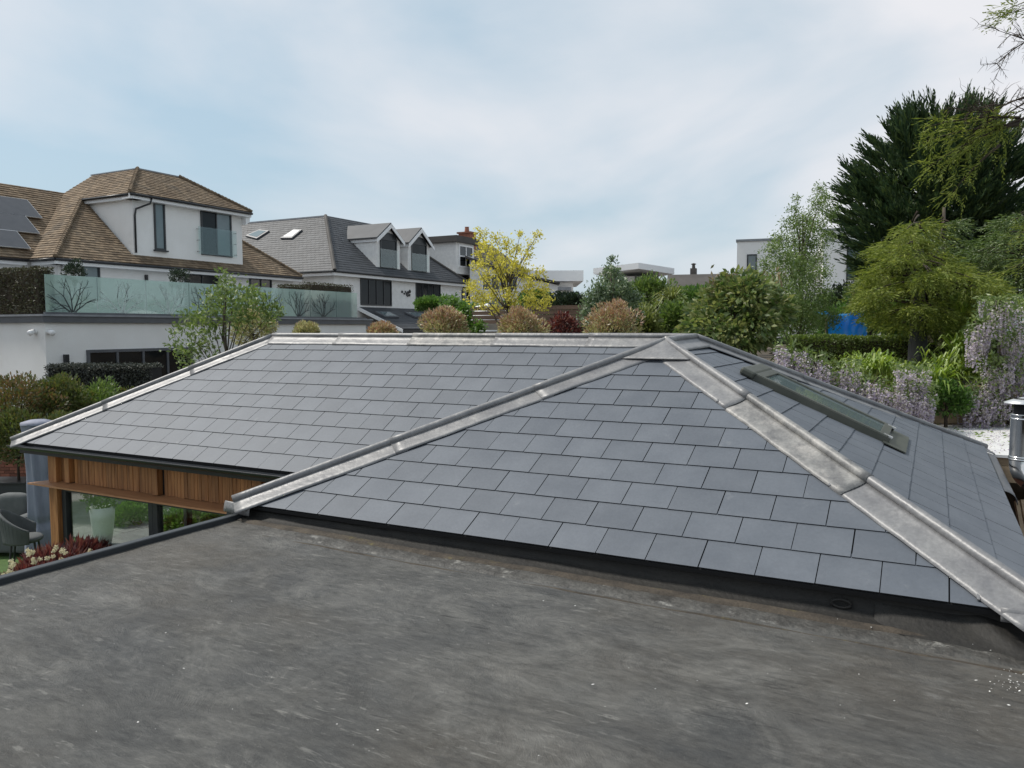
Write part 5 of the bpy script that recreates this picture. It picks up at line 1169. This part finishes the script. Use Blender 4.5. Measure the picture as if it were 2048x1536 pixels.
g = MB(); rng = np.random.default_rng(113)
def twig(p, d, l, r, dep):
    pts = [p]; 
    for i in range(4): d = nrm(d+rng.normal(size=3)*.16+np.array((0, 0, -.03))); pts.append(pts[-1]+d*l/4)
    g.tube(pts, [r*(1-.75*k/4) for k in range(5)], 5)
    if dep:
        for k in range(1, 5):
            for s in range(2): twig(pts[k], nrm(d+rng.normal(size=3)*.75), l*rng.uniform(.3, .55), r*.5, dep-1)
for (x0, y0, x1, y1) in ((2110, 180, 1985, 215), (2050, 205, 1960, 255), (2000, 215, 1930, 265), (2090, 88, 1992, 105), (2080, 60, 2005, 130), (2010, 210, 2048, 178), (2000, 210, 1940, 212)):
    a, e = at(x0, y0, 9.0), at(x1, y1, 9.0+rng.uniform(-.2, .2)); twig(a, nrm(e-a), np.linalg.norm(e-a), .011, 2)
g.build('bare_twigs', M['twig'], t, smooth=True)

# ------------------------------------------------------------------ right hand garden: hedge, tarpaulin, borders, wisteria
ha, hb = at(1585, 690, 15.2), at(1960, 690, 14.0)
zh0, zh1 = at(1700, 716, 15)[2], at(1700, 674, 15)[2]
mx = (ha+hb)/2
hedge_box('clipped_hedge', 'long low clipped green hedge running to the grey trunk', ha[0], hb[0]+.4, mx[1]-.35, mx[1]+.45, UG, zh1, 30000, .05, .024, LF['hedgegreen'], seed=121)
# blue tarpaulin draped over a frame
t = thing('blue_tarpaulin', 'creased bright blue tarpaulin draped over a frame behind the clipped hedge', 'tarpaulin', gp(1695, 680, 19.5, UG)); p0, p1 = at(1652, 672, 19.5), at(1727, 672, 19.5); X = nrm((p1-p0)*(1, 1, 0)); wdt = np.linalg.norm(p1-p0); Yv = np.array((-X[1], X[0], 0)); zt_ = at(1690, 630, 19.5)[2]
def tarp(a, b):
    sgn = .03*math.sin(9*a+6*b)*(1-abs(2*a-1))+.05*math.sin(11*b+4*(2*a-1)**2)*(.3+.7*a)+.04*nz(a*3, b*3, 4, 1.5); zz = zt_+.10*(2*a-1)**2-.035*math.sin(6*a); return p0+X*wdt*a*(1+.04*b)-Yv*(.28*b+sgn)*1.0+np.array((0, 0, zz-p0[2]-b*(zz-UG-.1)))
g = MB(); g.grid(tarp, 26, 16); g.grid(lambda a, b: p0+X*wdt+Yv*.8*a+np.array((0, 0, zt_+.09-p0[2]-b*(zt_-UG))), 6, 8); g.grid(lambda a, b: tarp(a, 0)+Yv*.8*b+np.array((0, 0, .03*math.sin(5*a)*b)), 20, 4); o = g.build('sheet', leafmat('tarp_cloth', [(.05,.38,.85), (.05,.38,.85)], trans=.6, rough=.3, gloss=.06), t, smooth=True)
g = MB(); 
for a in (0, 1): q = p0+X*wdt*a; g.tube([(q[0], q[1], UG), (q[0], q[1], zt_)], .03, 6)
g.build('frame_pole', M['sleeper'], t)
# retaining wall of sleepers
sa_, sb_ = at(1560, 770, 11.6), at(2070, 790, 11.2)
t = thing('sleeper_wall', 'retaining wall of pale timber sleepers under the wisteria', 'retaining wall', (*(((sa_+sb_)/2)[:2]), -.6)); d = nrm((sb_-sa_)*(1, 1, 0)); l = np.linalg.norm((sb_-sa_)[:2])
for j in range(4):
    for i in range(4):
        g = MB(); z_ = at(1750, 772, 11.4)[2]-.18*j; o_ = .6 if j % 2 else 0; g.frame((sa_[0], sa_[1], 0), d, (-d[1], d[0], 0), (0,0,1), (max(0, i*l/4-o_)+.004, min(l, (i+1)*l/4-o_)-.004), (random.uniform(-.012, .012), .2), (z_-.175, z_)); g.build('sleeper', M['sleeper'], t, bevel=.008)
zs_ = at(1750, 772, 11.4)[2]
g = MB(); g.prism([(sa_[0]-2, max(sa_[1], sb_[1])+.55, zs_-.02), (sb_[0]+3, max(sa_[1], sb_[1])+.55, zs_-.02), (sb_[0]+3, 16, UG+.04), (sa_[0]-2, 16, UG+.04)], (0, 0, -1.6)); tag(g.build('planting_bank', M['earth']), kind='structure')
# strap-leaved border
def strap_plant(name, label, c, n, ln, wd_, mt, seed, group=None, lean=(0,0,0)):
    rng = np.random.default_rng(seed); t = thing(name, label, 'plant', c, group); g = MB(); c = np.asarray(c, float)
    for i in range(n):
        a = rng.uniform(0, 6.283); el = rng.uniform(.35, 1.35); d = nrm(np.array((math.cos(a)*math.cos(el), math.sin(a)*math.cos(el), math.sin(el)))+np.asarray(lean)); l = ln*rng.uniform(.6, 1.15); s = nrm(np.cross(d, (0, 0, 1)))*wd_; o = c+rng.normal(size=3)*(.07, .07, .01)
        p1, p2, p3 = o+d*l*.45, o+d*l*.8-np.array((0, 0, l*.12)), o+d*l*1.02-np.array((0, 0, l*.42)); g.add([o-s*.6, o+s*.6, p1+s, p1-s, p2+s*.8, p2-s*.8, p3], [(0,1,2,3), (3,2,4,5), (5,4,6)])
    g.build('leaves', mt, t); return t
rng = np.random.default_rng(131); g = MB()
for i in range(64):
    x = rng.uniform(1690, 1960); y = rng.uniform(722, 756)-(x-1690)*.03; c = at(x, y+10, 12.1+rng.uniform(-.5, .9))
    if 1796 < x < 1880: c = c-(0, 0, .13)
    for k in range(34):
        a = rng.uniform(0, 6.283); el = rng.uniform(.3, 1.3); dd = nrm(np.array((math.cos(a)*math.cos(el), math.sin(a)*math.cos(el)-.15, math.sin(el)))); l = .40*rng.uniform(.6, 1.15); s = nrm(np.cross(dd, (0, 0, 1)))*.013; o = c+rng.normal(size=3)*(.09, .09, .02)
        p1, p2, p3 = o+dd*l*.45, o+dd*l*.8-np.array((0, 0, l*.14)), o+dd*l*1.02-np.array((0, 0, l*.46)); g.add([o-s*.6, o+s*.6, p1+s, p1-s, p2+s*.8, p2-s*.8, p3], [(0,1,2,3), (3,2,4,5), (5,4,6)])
tag(g.build('strap_leaf_border', LF['strap']), 'mass of yellow-green strap leaves filling the border below the clipped hedge', 'plants', kind='stuff')
for i, (x, y, dp_, ln_, lb) in enumerate(((1872, 775, 11.3, .62, 'large arching strap-leaved clump hanging over the sleepers beside the tall wisteria'), (1755, 748, 11.5, .45, 'strap-leaved clump spilling over the sleepers before the grey trunk'), (1930, 708, 11.9, .5, 'upright strap-leaved clump at the foot of the yellow-green shrub'))):
    c = at(x, y, dp_); t = strap_plant('strap_plant', lb, c, 90, ln_, .016, LF['strap'], 140+i, lean=(0, -.3, 0)); stem(t, c-(0, 0, .25), c+(0, 0, .05), .02, 'stem', M['twig'])
# cream flowered shrubs and the lime shrub
def flowers(t, pts, r, n, mt, rng, nm='flower_heads', s=.03):
    k = rng.integers(0, len(pts), n); p = np.asarray(pts)[k]+unit(n, rng)*r*rng.random((n, 1))**.4; leaves(nm, p, unit(n, rng), s, s*.8, mt, t, rng, kind='stuff')
c = at(1878, 660, 13.9); t = bush('white_flowering_shrub', 'shrub covered with cream white flowers right of the grey trunk', 'shrub', c, (.42, .36, .32), 1500, .06, .03, LF['fresh'], UG, shell=.5); rng = np.random.default_rng(151)
flowers(t, [c+unit(1, rng)[0]*(.36, .3, .27)*.9 for _ in range(34)], .085, 2600, LF['cream'], rng)
c = at(1745, 605, 19.0); t = bush('tan_flowering_shrub', 'shrub with faded pinkish cream flowers above the blue tarpaulin', 'shrub', c, (.62, .5, .45), 2200, .09, .04, LF['mid'], UG, shell=.5); flowers(t, [c+unit(1, rng)[0]*(.5, .4, .4) for _ in range(30)], .1, 1500, LF['shrubtan'], rng, s=.045)
c = at(1925, 660, 12.6); bush('lime_shrub', 'bright yellow-green upright shrub beside the wisteria', 'shrub', c, (.22, .25, .5), 2600, .10, .022, LF['strap'], UG-.3, shell=.4, up=.9, rnd=.4)
c = at(1880, 822, 11.8); bush('golden_groundcover', 'yellow-green ground-hugging plant at the edge of the petal-strewn roof', 'plant', c, (.5, .3, .10), 1800, .055, .025, LF['strap'], c[2]-.12, shell=.4, stems=False)
c = at(1893, 806, 11.05); bush('ivy_bush', 'dark green bush spilling down the sleepers below the arching strap-leaved clump', 'bush', c, (.30, .22, .26), 1800, .07, .035, LF['green'], c[2]-.4, shell=.4)
# wisteria: twisting stems, leaves, and racemes each a part
RAC = []
def raceme_mesh(seed, l, r):
    rng = np.random.default_rng(seed); n = 110; f = rng.random(n)**.8; a = rng.uniform(0, 6.283, n); rr = r*(1-f*.85)*(.35+.65*rng.random(n)**.5); p = np.stack([np.cos(a)*rr, np.sin(a)*rr, -l*f], 1)
    d = norm_rows(np.stack([np.cos(a), np.sin(a), -.5+0*a], 1)+.5*unit(n, rng)); S = norm_rows(np.cross(d, unit(n, rng))); w_ = .02; V = np.empty((n, 4, 3)); V[:, 0] = p; V[:, 1] = p+d*w_*.6+S*w_*.55; V[:, 2] = p+d*w_*1.2; V[:, 3] = p+d*w_*.6-S*w_*.55
    b = (np.arange(n)*4)[:, None]; return np_mesh('blossom', V.reshape(-1, 3), b+np.array([[0, 1, 2, 3]]), LF['lilac'])
RAC = [raceme_mesh(200+i, .22+.05*i, .042+.005*i) for i in range(5)]
def wisteria(label, boxes, dp, n_leaf, base, seed):
    """boxes: (x0, x1, y0, y1, racemes) areas of the plant as seen, dp its distance"""
    rng = np.random.default_rng(seed); t = thing('wisteria', label, 'wisteria', base); P = []; g = MB(); prev = np.asarray(base, float)
    for (x0, x1, y0, y1, nr) in boxes:
        ctr = at((x0+x1)/2, (y0+y1)/2, dp); md = (prev+ctr)/2+rng.normal(size=3)*.12; g.tube([prev, prev*.6+md*.4, md, md*.4+ctr*.6, ctr], [.035, .03, .026, .022, .012], 6)
        for i in range(6): e = at(rng.uniform(x0, x1), rng.uniform(y0, y1), dp+rng.uniform(-.4, .4)); m_ = (ctr+e)/2+rng.normal(size=3)*.06; g.tube([ctr, m_, e], [.012, .009, .004], 5)
        for i in range(int(nr*1.25)):
            q = at(rng.uniform(x0, x1), rng.uniform(y0, y0+(y1-y0)*.8), dp+rng.uniform(-.45, .25)); s = rng.uniform(.85, 1.45); o = mesh_obj('blossom', RAC[rng.integers(0, 5)], t, Matrix.Translation(q) @ Matrix.Rotation(rng.uniform(0, 6.28), 4, 'Z') @ Matrix.Rotation(rng.normal()*.09, 4, 'X') @ Matrix.Scale(s, 4))
        k = int(n_leaf*(x1-x0)*(y1-y0)/1e4); 
        P += [at(rng.uniform(x0-8, x1+8), y0-10+rng.random()*(y1-y0+6), dp+rng.uniform(-.42, .5)) for _ in range(k)]
    g.build('stem', M['bark'], t, smooth=True); P = np.array(P); n = len(P); leaves('foliage', P, norm_rows(unit(n, rng)+np.array((0, 0, -.35))), .085*(.7+.6*rng.random(n)), .028, LF['fresh'], t, rng); return t
wisteria('wisteria with grey-lilac racemes trailing along the sleepers beside the hip', [(1553, 1582, 690, 735, 20), (1585, 1615, 700, 750, 20), (1612, 1650, 712, 765, 28), (1650, 1715, 728, 785, 30)], 10.8, 1150, gp(1600, 770, 11.2, -.2), 301)
wisteria('wisteria clump hanging over the sleepers right of the roof window', [(1715, 1765, 760, 805, 26), (1795, 1855, 735, 790, 30), (1765, 1812, 775, 820, 28), (1812, 1865, 775, 818, 26)], 10.7, 1350, gp(1815, 830, 10.9, -.2), 302)
wisteria('tall wisteria heavy with lilac racemes at the right edge', [(1960, 2060, 600, 640, 14), (1940, 1985, 645, 690, 16), (1990, 2065, 655, 700, 16), (1970, 2060, 715, 770, 34), (1940, 1990, 760, 830, 30), (1990, 2060, 780, 850, 28), (1920, 1950, 790, 830, 10)], 11.3, 1600, gp(2010, 870, 11.3, -.3), 303)

# white sheet roof beyond the far corner, strewn with petals
t = thing('sheet_roof', 'low white sheeted roof strewn with fallen petals beyond the far corner', 'shed', (5.5, 8, -2.5)); zz = -.08
pA, pB = onZ(1992, 908, zz), onZ(1800, 835, zz+.02)
g = MB(); g.box(3.4, 8.6, pA[1]-.05, 10.2, zz-.03, zz); g.build('sheet', M['white_sheet'], t)
for k, (a, b) in enumerate(((-.12, -.035), (-.30, -.125))):
    g = MB(); g.box(3.4, 8.6, pA[1]-.02-.02*k, pA[1]+.05, zz+a, zz+b); g.build('beam', M['sleeper'], t)
for u_ in (3.5, 5.9, 8.5): g = MB(); g.box(u_-.06, u_+.06, pA[1]+.06, pA[1]+.18, -2.49, zz-.04); g.build('post', M['sleeper'], t)
rng = np.random.default_rng(161); n = 2600; p = np.stack([rng.uniform(4.6, 7.5, n), pA[1]+.05+rng.random(n)*3.2, zz+.006+rng.random(n)*.012], 1); leaves('fallen_petals', p, norm_rows(unit(n, rng)*(1, 1, .2)), .022, .016, LF['lilac'], t, rng, kind='stuff')
n = 220; p = np.stack([rng.uniform(4.4, 7.5, n), pA[1]+.6+rng.random(n)*2.6, zz+.02+rng.random(n)*.05], 1); leaves('fallen_leaves', p, norm_rows(unit(n, rng)*(1, 1, .3)), .07, .02, LF['fresh'], t, rng, kind='stuff')
# timber stakes leaning by the flue
for i, (x0, y0, x1, y1, lb) in enumerate(((2033, 1002, 2048, 1085, 'pale timber stake leaning by the flue elbow'), (2044, 1000, 2060, 1090, 'pale timber stake at the picture edge beside the other stake'))):
    a, b = at(x0, y0, 7.6), at(x1, y1, 7.45); g = MB(); q = a+(b-a)*3.2; g.bar(q, a, .035, .035); o = g.build('stake', M['sleeper']); tag(o, lb, 'stake', 'stakes by the flue')

# ------------------------------------------------------------------ left: patio and what stands on it
zg = -2.48
pt = MB(); pv = thing('patio', 'pale paved patio', None, (-10, 6, -2.5)); pv['kind'] = 'structure'; del pt
me_ = None
for i in range(12):
    for j in range(9):
        if me_ is None: q = MB(); q.box(0, .595, 0, .595, 0, .02); me_ = q.mesh('slab', M['paving'])
        u_, v_ = -14.6+i*.6, 4.6+j*.6
        if u_ > -5.6: continue
        mesh_obj('slab', me_, pv, Matrix.Translation((u_, v_, zg+random.uniform(0, .003))))
# white planter
c = onZ(207, 1088, zg); c = gp(207, 1088, 12.6, 0); ztp = at(207, 1012, 12.6)[2]; zbt = at(207, 1090, 12.6)[2]
t = thing('white_planter', 'tall tapered white planter seen through the front glazing', 'planter', (c[0], c[1], zbt)); h = ztp-zbt; r_ = 23*12.6/F_PX
g = MB(); g.lathe((c[0], c[1], zbt), [(0, 0), (r_*.62, 0), (r_*.80, h*.3), (r_*.95, h*.7), (r_, h), (r_*.93, h), (r_*.9, h*.93), (0, h*.93)], 28); g.build('pot', M['pot'], t, smooth=True)
g = MB(); g.box(c[0]-.35, c[0]+.35, c[1]-.35, c[1]+.35, zg+.02, zbt); g.build('plinth', M['paving'], t)
rng = np.random.default_rng(171); p = np.array((c[0], c[1], ztp+.2))+unit(420, rng)*.3*rng.random((420, 1))**.4; leaves('foliage', p, norm_rows(unit(420, rng)+(0, 0, .6)), .11, .04, LF['green'], t, rng)
for x, y, dp_, r_, lb in ((262, 1040, 15.5, 34, 'leafy green shrub seen through the glazing beside the white planter'), (290, 1000, 17, 40, 'dark shrub seen through the glazing under the shelf'), (380, 1050, 13.5, 30, 'bright green shrub seen through the glazing near the box gutter'), (430, 1040, 14, 30, 'second green shrub seen through the end pane')):
    c = at(x, y, dp_); bush('garden_shrub', lb, 'shrub', c, (r_*dp_/F_PX*1.2, .5, r_*dp_/F_PX), 1500, .10, .04, LF['green'], -2.48, shell=.4)
# bar stool
dp = 11.6; sc_ = dp/F_PX
c = gp(52, 1130, dp, 0); zsit = at(60, 1074, dp)[2]; zback = at(30, 1020, dp)[2]
t = thing('bar_chair', 'grey upholstered bar chair with thin black legs on the lawn', 'chair', (c[0], c[1], zg)); rt = np.array((CR[0], CR[1], 0)); fw_ = np.array((CF[0], CF[1], 0)); fw_ = nrm(fw_); rt = nrm(rt); bk = nrm(-rt*.85-fw_*.35); sdv = np.array((-bk[1], bk[0], 0))
C0 = np.array((c[0], c[1], zsit))
def shell(a, b):   # bucket back wrapping the seat: a round the sitter, b upwards
    th = (a-.5)*2*R(112); k = math.cos(th/2.35)**2; hgt = .09+(zback-zsit-.05)*k**2.2; rr = .235+.055*b*k
    return C0+bk*(math.cos(th)*rr)+sdv*(math.sin(th)*(rr+.015))+np.array((0, 0, -.045+(hgt+.045)*b))
g = MB(); g.grid(shell, 30, 10); o = g.build('backrest', M['fabric_grey'], t, smooth=True); mo = o.modifiers.new('t', 'SOLIDIFY'); mo.thickness = .035; mo.offset = 1
g = MB(); g.lathe(C0, [(0, -.055), (.20, -.055), (.235, -.03), (.24, .0), (.215, .028), (.12, .04), (0, .042)], 28); g.build('seat', M['fabric_grey'], t, smooth=True)
g = MB()
for k in range(1, 22):
    g.tube([shell(k/22, q)+(shell(k/22, q)-C0)*np.array((1, 1, 0))*.13 for q in np.linspace(.02, .98, 6)], .005, 4)
tag(g.build('channel_stitching', M['fabric_grey'], t), kind='stuff')
for sx in (-1, 1):
    for sy in (-1, 1):
        g = MB(); g.tube([C0+sdv*sx*.14+bk*sy*.14-np.array((0, 0, .03)), np.array((c[0], c[1], zg))+sdv*sx*.22+bk*sy*.22], [.016, .011], 8); g.build('leg', M['black_plastic'], t)
g = MB(); zr_ = zg+.28; q = [np.array((c[0], c[1], zr_))+sdv*a*.20+bk*b*.20 for a, b in ((-1,-1), (1,-1), (1,1), (-1,1), (-1,-1))]; g.tube(q, .009, 6); g.build('footrest', M['black_plastic'], t)
# sofa
cs = gp(18, 1040, 13.6, 0); zso = at(40, 1010, 13.6)[2]
t = thing('sofa', 'grey outdoor sofa with plump back cushions', 'sofa', (cs[0], cs[1], zg)); X, Y = rt, fw_
g = MB(); g.frame((cs[0], cs[1], 0), X, Y, (0,0,1), (-1.2, .52), (-.40, .38), (zg+.06, zso-.30)); g.build('base', M['fabric_grey'], t, bevel=.05)
g = MB(); g.frame((cs[0], cs[1], 0), X, Y, (0,0,1), (.34, .55), (-.44, .42), (zg+.06, zso-.10)); g.build('arm', M['fabric_grey'], t, bevel=.06)
g = MB(); g.frame((cs[0], cs[1], 0), X, Y, (0,0,1), (-1.2, .33), (.22, .42), (zg+.06, zso-.02)); g.build('backrest', M['fabric_grey'], t, bevel=.06)
for k in range(3):
    def cush(a, b, k=k): th, ph = a*2*math.pi, (b-.5)*math.pi; e = lambda v: math.copysign(abs(v)**.55, v); return np.array((cs[0], cs[1], zso-.02))+X*(-.92+k*.48+.27*e(math.cos(ph))*e(math.cos(th)))+Y*(.08+.12*e(math.cos(ph))*e(math.sin(th)))+np.array((0, 0, .22*e(math.sin(ph))))
    g = MB(); g.grid(cush, 24, 12); g.build('cushion', M['fabric_grey'], t, smooth=True)
# tall covered parasol or heater
cc = gp(80, 950, 12.4, 0); zt_ = at(78, 845, 12.4)[2]
t = thing('covered_parasol', 'tall blue-grey cloth cover tied over a furled parasol', 'parasol cover', (cc[0], cc[1], zg))
def cov(a, b):
    th = a*2*math.pi; z_ = zg+.25+b*(zt_-zg-.25); r_ = np.interp(b, [0, .22, .26, .30, .6, .93, 1.0], [.25, .22, .15, .19, .17, .20, .22]); r_ *= 1+.11*math.sin(th*7+3*b)+.06*nz(math.cos(th)*2, math.sin(th)*2, b*5); return (cc[0]+r_*math.cos(th), cc[1]+r_*math.sin(th), z_+.02*math.sin(th*3)*(1-b))
g = MB(); g.grid(cov, 56, 40); g.lathe((cc[0], cc[1], zt_), [(.24, -.02), (.235, .015), (.12, .05), (0, .06)], 24); g.build('cover', M['cover'], t, smooth=True)
g = MB(); g.lathe((cc[0], cc[1], zg+.245), [(.165, .42), (.175, .43), (.165, .44)], 24); g.build('tie_cord', M['black_plastic'], t); g = MB(); g.lathe((cc[0], cc[1], zg), [(0, .0), (.28, 0), (.28, .06), (.05, .08), (.04, .3)], 20); g.build('base', M['black_plastic'], t)
# outdoor kitchen counter with dark top and the brick wall behind
ck = gp(10, 985, 16.2, 0); zk = at(30, 968, 16)[2]
t = thing('outdoor_counter', 'dark outdoor kitchen counter behind the sofa', 'counter', (ck[0], ck[1], zg)); g = MB(); g.frame((ck[0], ck[1], 0), X, Y, (0,0,1), (-1.6, .62), (0, .6), (zg, zk-.045)); g.build('cabinet', M['anthracite'], t)
g = MB(); g.frame((ck[0], ck[1], 0), X, Y, (0,0,1), (-1.65, .66), (-.04, .64), (zk-.043, zk)); g.build('worktop', M['black_plastic'], t, bevel=.008)
bwl = gp(-60, 960, 18.5, 0); t = thing('brick_wall', 'dark red brick garden wall below the red-leaved hedge', 'wall', (bwl[0], bwl[1], zg)); zb_ = at(20, 885, 18)[2]; hb_ = .075; row = 0; zc = zg; br = None; tot = 0
g = MB(); g.frame((bwl[0], bwl[1], 0), X, Y, (0,0,1), (-1.2, 4.6), (.02, .22), (zg, zb_-.01)); g.build('core', M['earth'], t)
rest = MB()
while zc < zb_-.05:
    u_ = -1.2-(.11 if row % 2 else 0)
    while u_ < 4.5:
        px = 1024+F_PX*((np.array((bwl[0], bwl[1], zc))+X*(u_+.1)-CAM)@CR)/((np.array((bwl[0], bwl[1], zc))+X*(u_+.1)-CAM)@CF)
        if -30 < px < 110 and tot < 280:
            if br is None: q = MB(); q.frame((0,0,0), X, Y, (0,0,1), (0, .215), (-.003, .03), (0, .065)); br = q.mesh('brick', M['brick'])
            mesh_obj('brick', br, t, Matrix.Translation(np.array((bwl[0], bwl[1], zc))+X*u_-Y*random.uniform(0, .004))-Matrix.Translation(t.location)*0 if False else Matrix.Translation(np.array((bwl[0], bwl[1], zc))+X*u_-Y*random.uniform(0, .004))); tot += 1
        else: rest.frame(np.array((bwl[0], bwl[1], zc))+X*u_, X, Y, (0,0,1), (0, .215), (0, .03), (0, .065))
        u_ += .225
    zc += .075; row += 1
tag(rest.build('bricks', M['brick'], t), kind='stuff')
# red-green photinia hedge over the wall
rng = np.random.default_rng(181); c = gp(80, 820, 17.6)
for x, y, dp, rx, ry, lb, mk in ((45, 822, 17.0, 88, 70, 'red-flushed hedge shrub nearest the picture edge above the brick wall', 'photinia'), (120, 818, 17.6, 70, 62, 'olive-green hedge shrub before the grey hedge block', 'hedge'), (190, 822, 18.2, 66, 58, 'green hedge shrub behind the lead hip end', 'mid'), (255, 826, 19.0, 60, 42, 'low hedge shrub in front of the grey bifold doors', 'hedge'), (35, 885, 16.4, 80, 62, 'dark lower hedge shrub leaning over the brick wall', 'hedge'), (110, 890, 16.2, 60, 60, 'hedge shrub behind the covered parasol', 'hedge')):
    c = at(x, y, dp); bush('photinia_shrub', lb, 'shrub', c, (rx*dp/F_PX, .7, ry*dp/F_PX), 6500, .075, .032, LF[mk], c[2]-ry*dp/F_PX-.2, 'photinia hedge along the brick wall', shell=.45, lumps=26, lump=.40, up=.5)
# neighbour's clipped artificial hedge box with an opening, on their ground floor terrace
dp = 21.5; a, b = at(92, 770, dp), at(302, 770, dp); t = thing('hedge_screen', 'dark grey-green artificial hedge block with a square hole at one end', 'hedge', gp(190, 790, dp, -1.9)); X2 = nrm((b-a)*(1, 1, 0)); wl = np.linalg.norm((b-a)[:2]); Y2 = np.array((-X2[1], X2[0], 0)); z0, z1 = at(200, 860, dp)[2], at(200, 733, dp)[2]
g = MB(); hx0, hx1 = wl*.05, wl*.16
g.frame((a[0], a[1], 0), X2, Y2, (0,0,1), (.05, hx0), (.05, .8), (z0, z1-.05)); g.frame((a[0], a[1], 0), X2, Y2, (0,0,1), (hx1, wl-.05), (.05, .8), (z0, z1-.05)); g.frame((a[0], a[1], 0), X2, Y2, (0,0,1), (hx0, hx1), (.05, .8), (z1-.28, z1-.05)); g.frame((a[0], a[1], 0), X2, Y2, (0,0,1), (hx0, hx1), (.6, .8), (z0, z1-.3)); g.build('core', M['underlay'], t)
n = 14000; q = rng.random((n, 2)); top = rng.random(n) < .3; P = np.array((a[0], a[1], 0))+X2*(q[:, :1]*wl)+np.where(top[:, None], Y2*(q[:, 1:]*.85), Y2*0)+np.where(top, z1, z0+q[:, 1]*(z1-z0))[:, None]*np.array((0, 0, 1.0))
inh = (~top) & (q[:, 0]*wl > hx0) & (q[:, 0]*wl < hx1) & (P[:, 2] < z1-.28); P = P[~inh]; n = len(P)
leaves('foliage', P+rng.normal(size=P.shape)*.025, norm_rows(unit(n, rng)-Y2*.5+(0, 0, .3)), .06, .035, LF['fake'], t, rng)
# brown hedge screen at the left end of the neighbour's roof terrace
hedge_box('terrace_hedge_screen', 'tall brown-green hedge screen at the near end of the roof terrace', -27, -18.2, VT0+.15, VT0+.65, ZT+.02, at(50, 527, 21.5)[2], 16000, .07, .04, LF['brown_hedge'], seed=191)
for (x0, x1, y, lb) in ((572, 615, 571, 'shorter dark brown hedge trough behind the right glass panels'), (616, 703, 568, 'longer dark brown hedge trough at the far end of the terrace')):
    v0, v1 = onU(x0, y, UT-.5)[1], onU(x1, y, UT-.5)[1]; zt_ = onU((x0+x1)/2, y, UT-.5)[2]; hedge_box('hedge_trough', lb, UT-1.0, UT-.4, v0, v1, ZT+.02, zt_, 2600, .06, .035, LF['brown_hedge'], seed=int(x0), cat='hedge trough')
for x, y, lb in ((150, 548, 'small dark shrub behind the balustrade by the white downpipe'), (360, 560, 'dark clipped shrub before the terrace doors')):
    c = onU(x, y, UT-2.2); bush('terrace_shrub', lb, 'shrub', c, (.35, .35, .4), 900, .08, .04, LF['dark'], ZT, shell=.5)
# burgundy bed with cream flowers at the edge of the flat roof
rng = np.random.default_rng(201)
bs = [(8, 1172, 7.6, 34), (62, 1148, 8.0, 44), (108, 1120, 8.4, 56), (152, 1110, 8.8, 48), (192, 1106, 9.2, 36)]
bl = ['burgundy shrub at the near end of the bed along the flat roof edge', 'burgundy shrub with cream flowers below the bar chair', 'dense burgundy shrub at the foot of the cedar corner post', 'burgundy shrub tipped with cream flowers before the glazing', 'small burgundy shrub at the far end of the bed close to the white planter']
fl_px = [[(14, 1122), (22, 1130), (10, 1142), (34, 1146), (26, 1150)], [(60, 1102), (70, 1100), (78, 1106), (66, 1110), (84, 1108)], [(116, 1090), (122, 1096), (98, 1138), (108, 1140), (118, 1136), (112, 1104)], [(142, 1104), (150, 1112), (136, 1116), (176, 1106), (184, 1112), (190, 1108)], [(194, 1114), (186, 1104)]]
for (x, y, dp, rp), lb, fp in zip(bs, bl, fl_px):
    c = at(x, y, dp); r_ = rp*dp/F_PX; t = bush('burgundy_plant', lb, 'shrub', c-(0, 0, .13), (r_*1.1, r_, r_*.9), 1700, .11, .018, LF['burgundy'], -2.48, 'burgundy shrubs along the flat roof edge', shell=.5, up=.7, rnd=.6, trunk=.02)
    flowers(t, [at(a, b+6, dp-.25)+rng.normal(size=3)*.03 for a, b in fp for _ in (0, 1)], .022, 110*len(fp), LF['cream'], rng, s=.014)
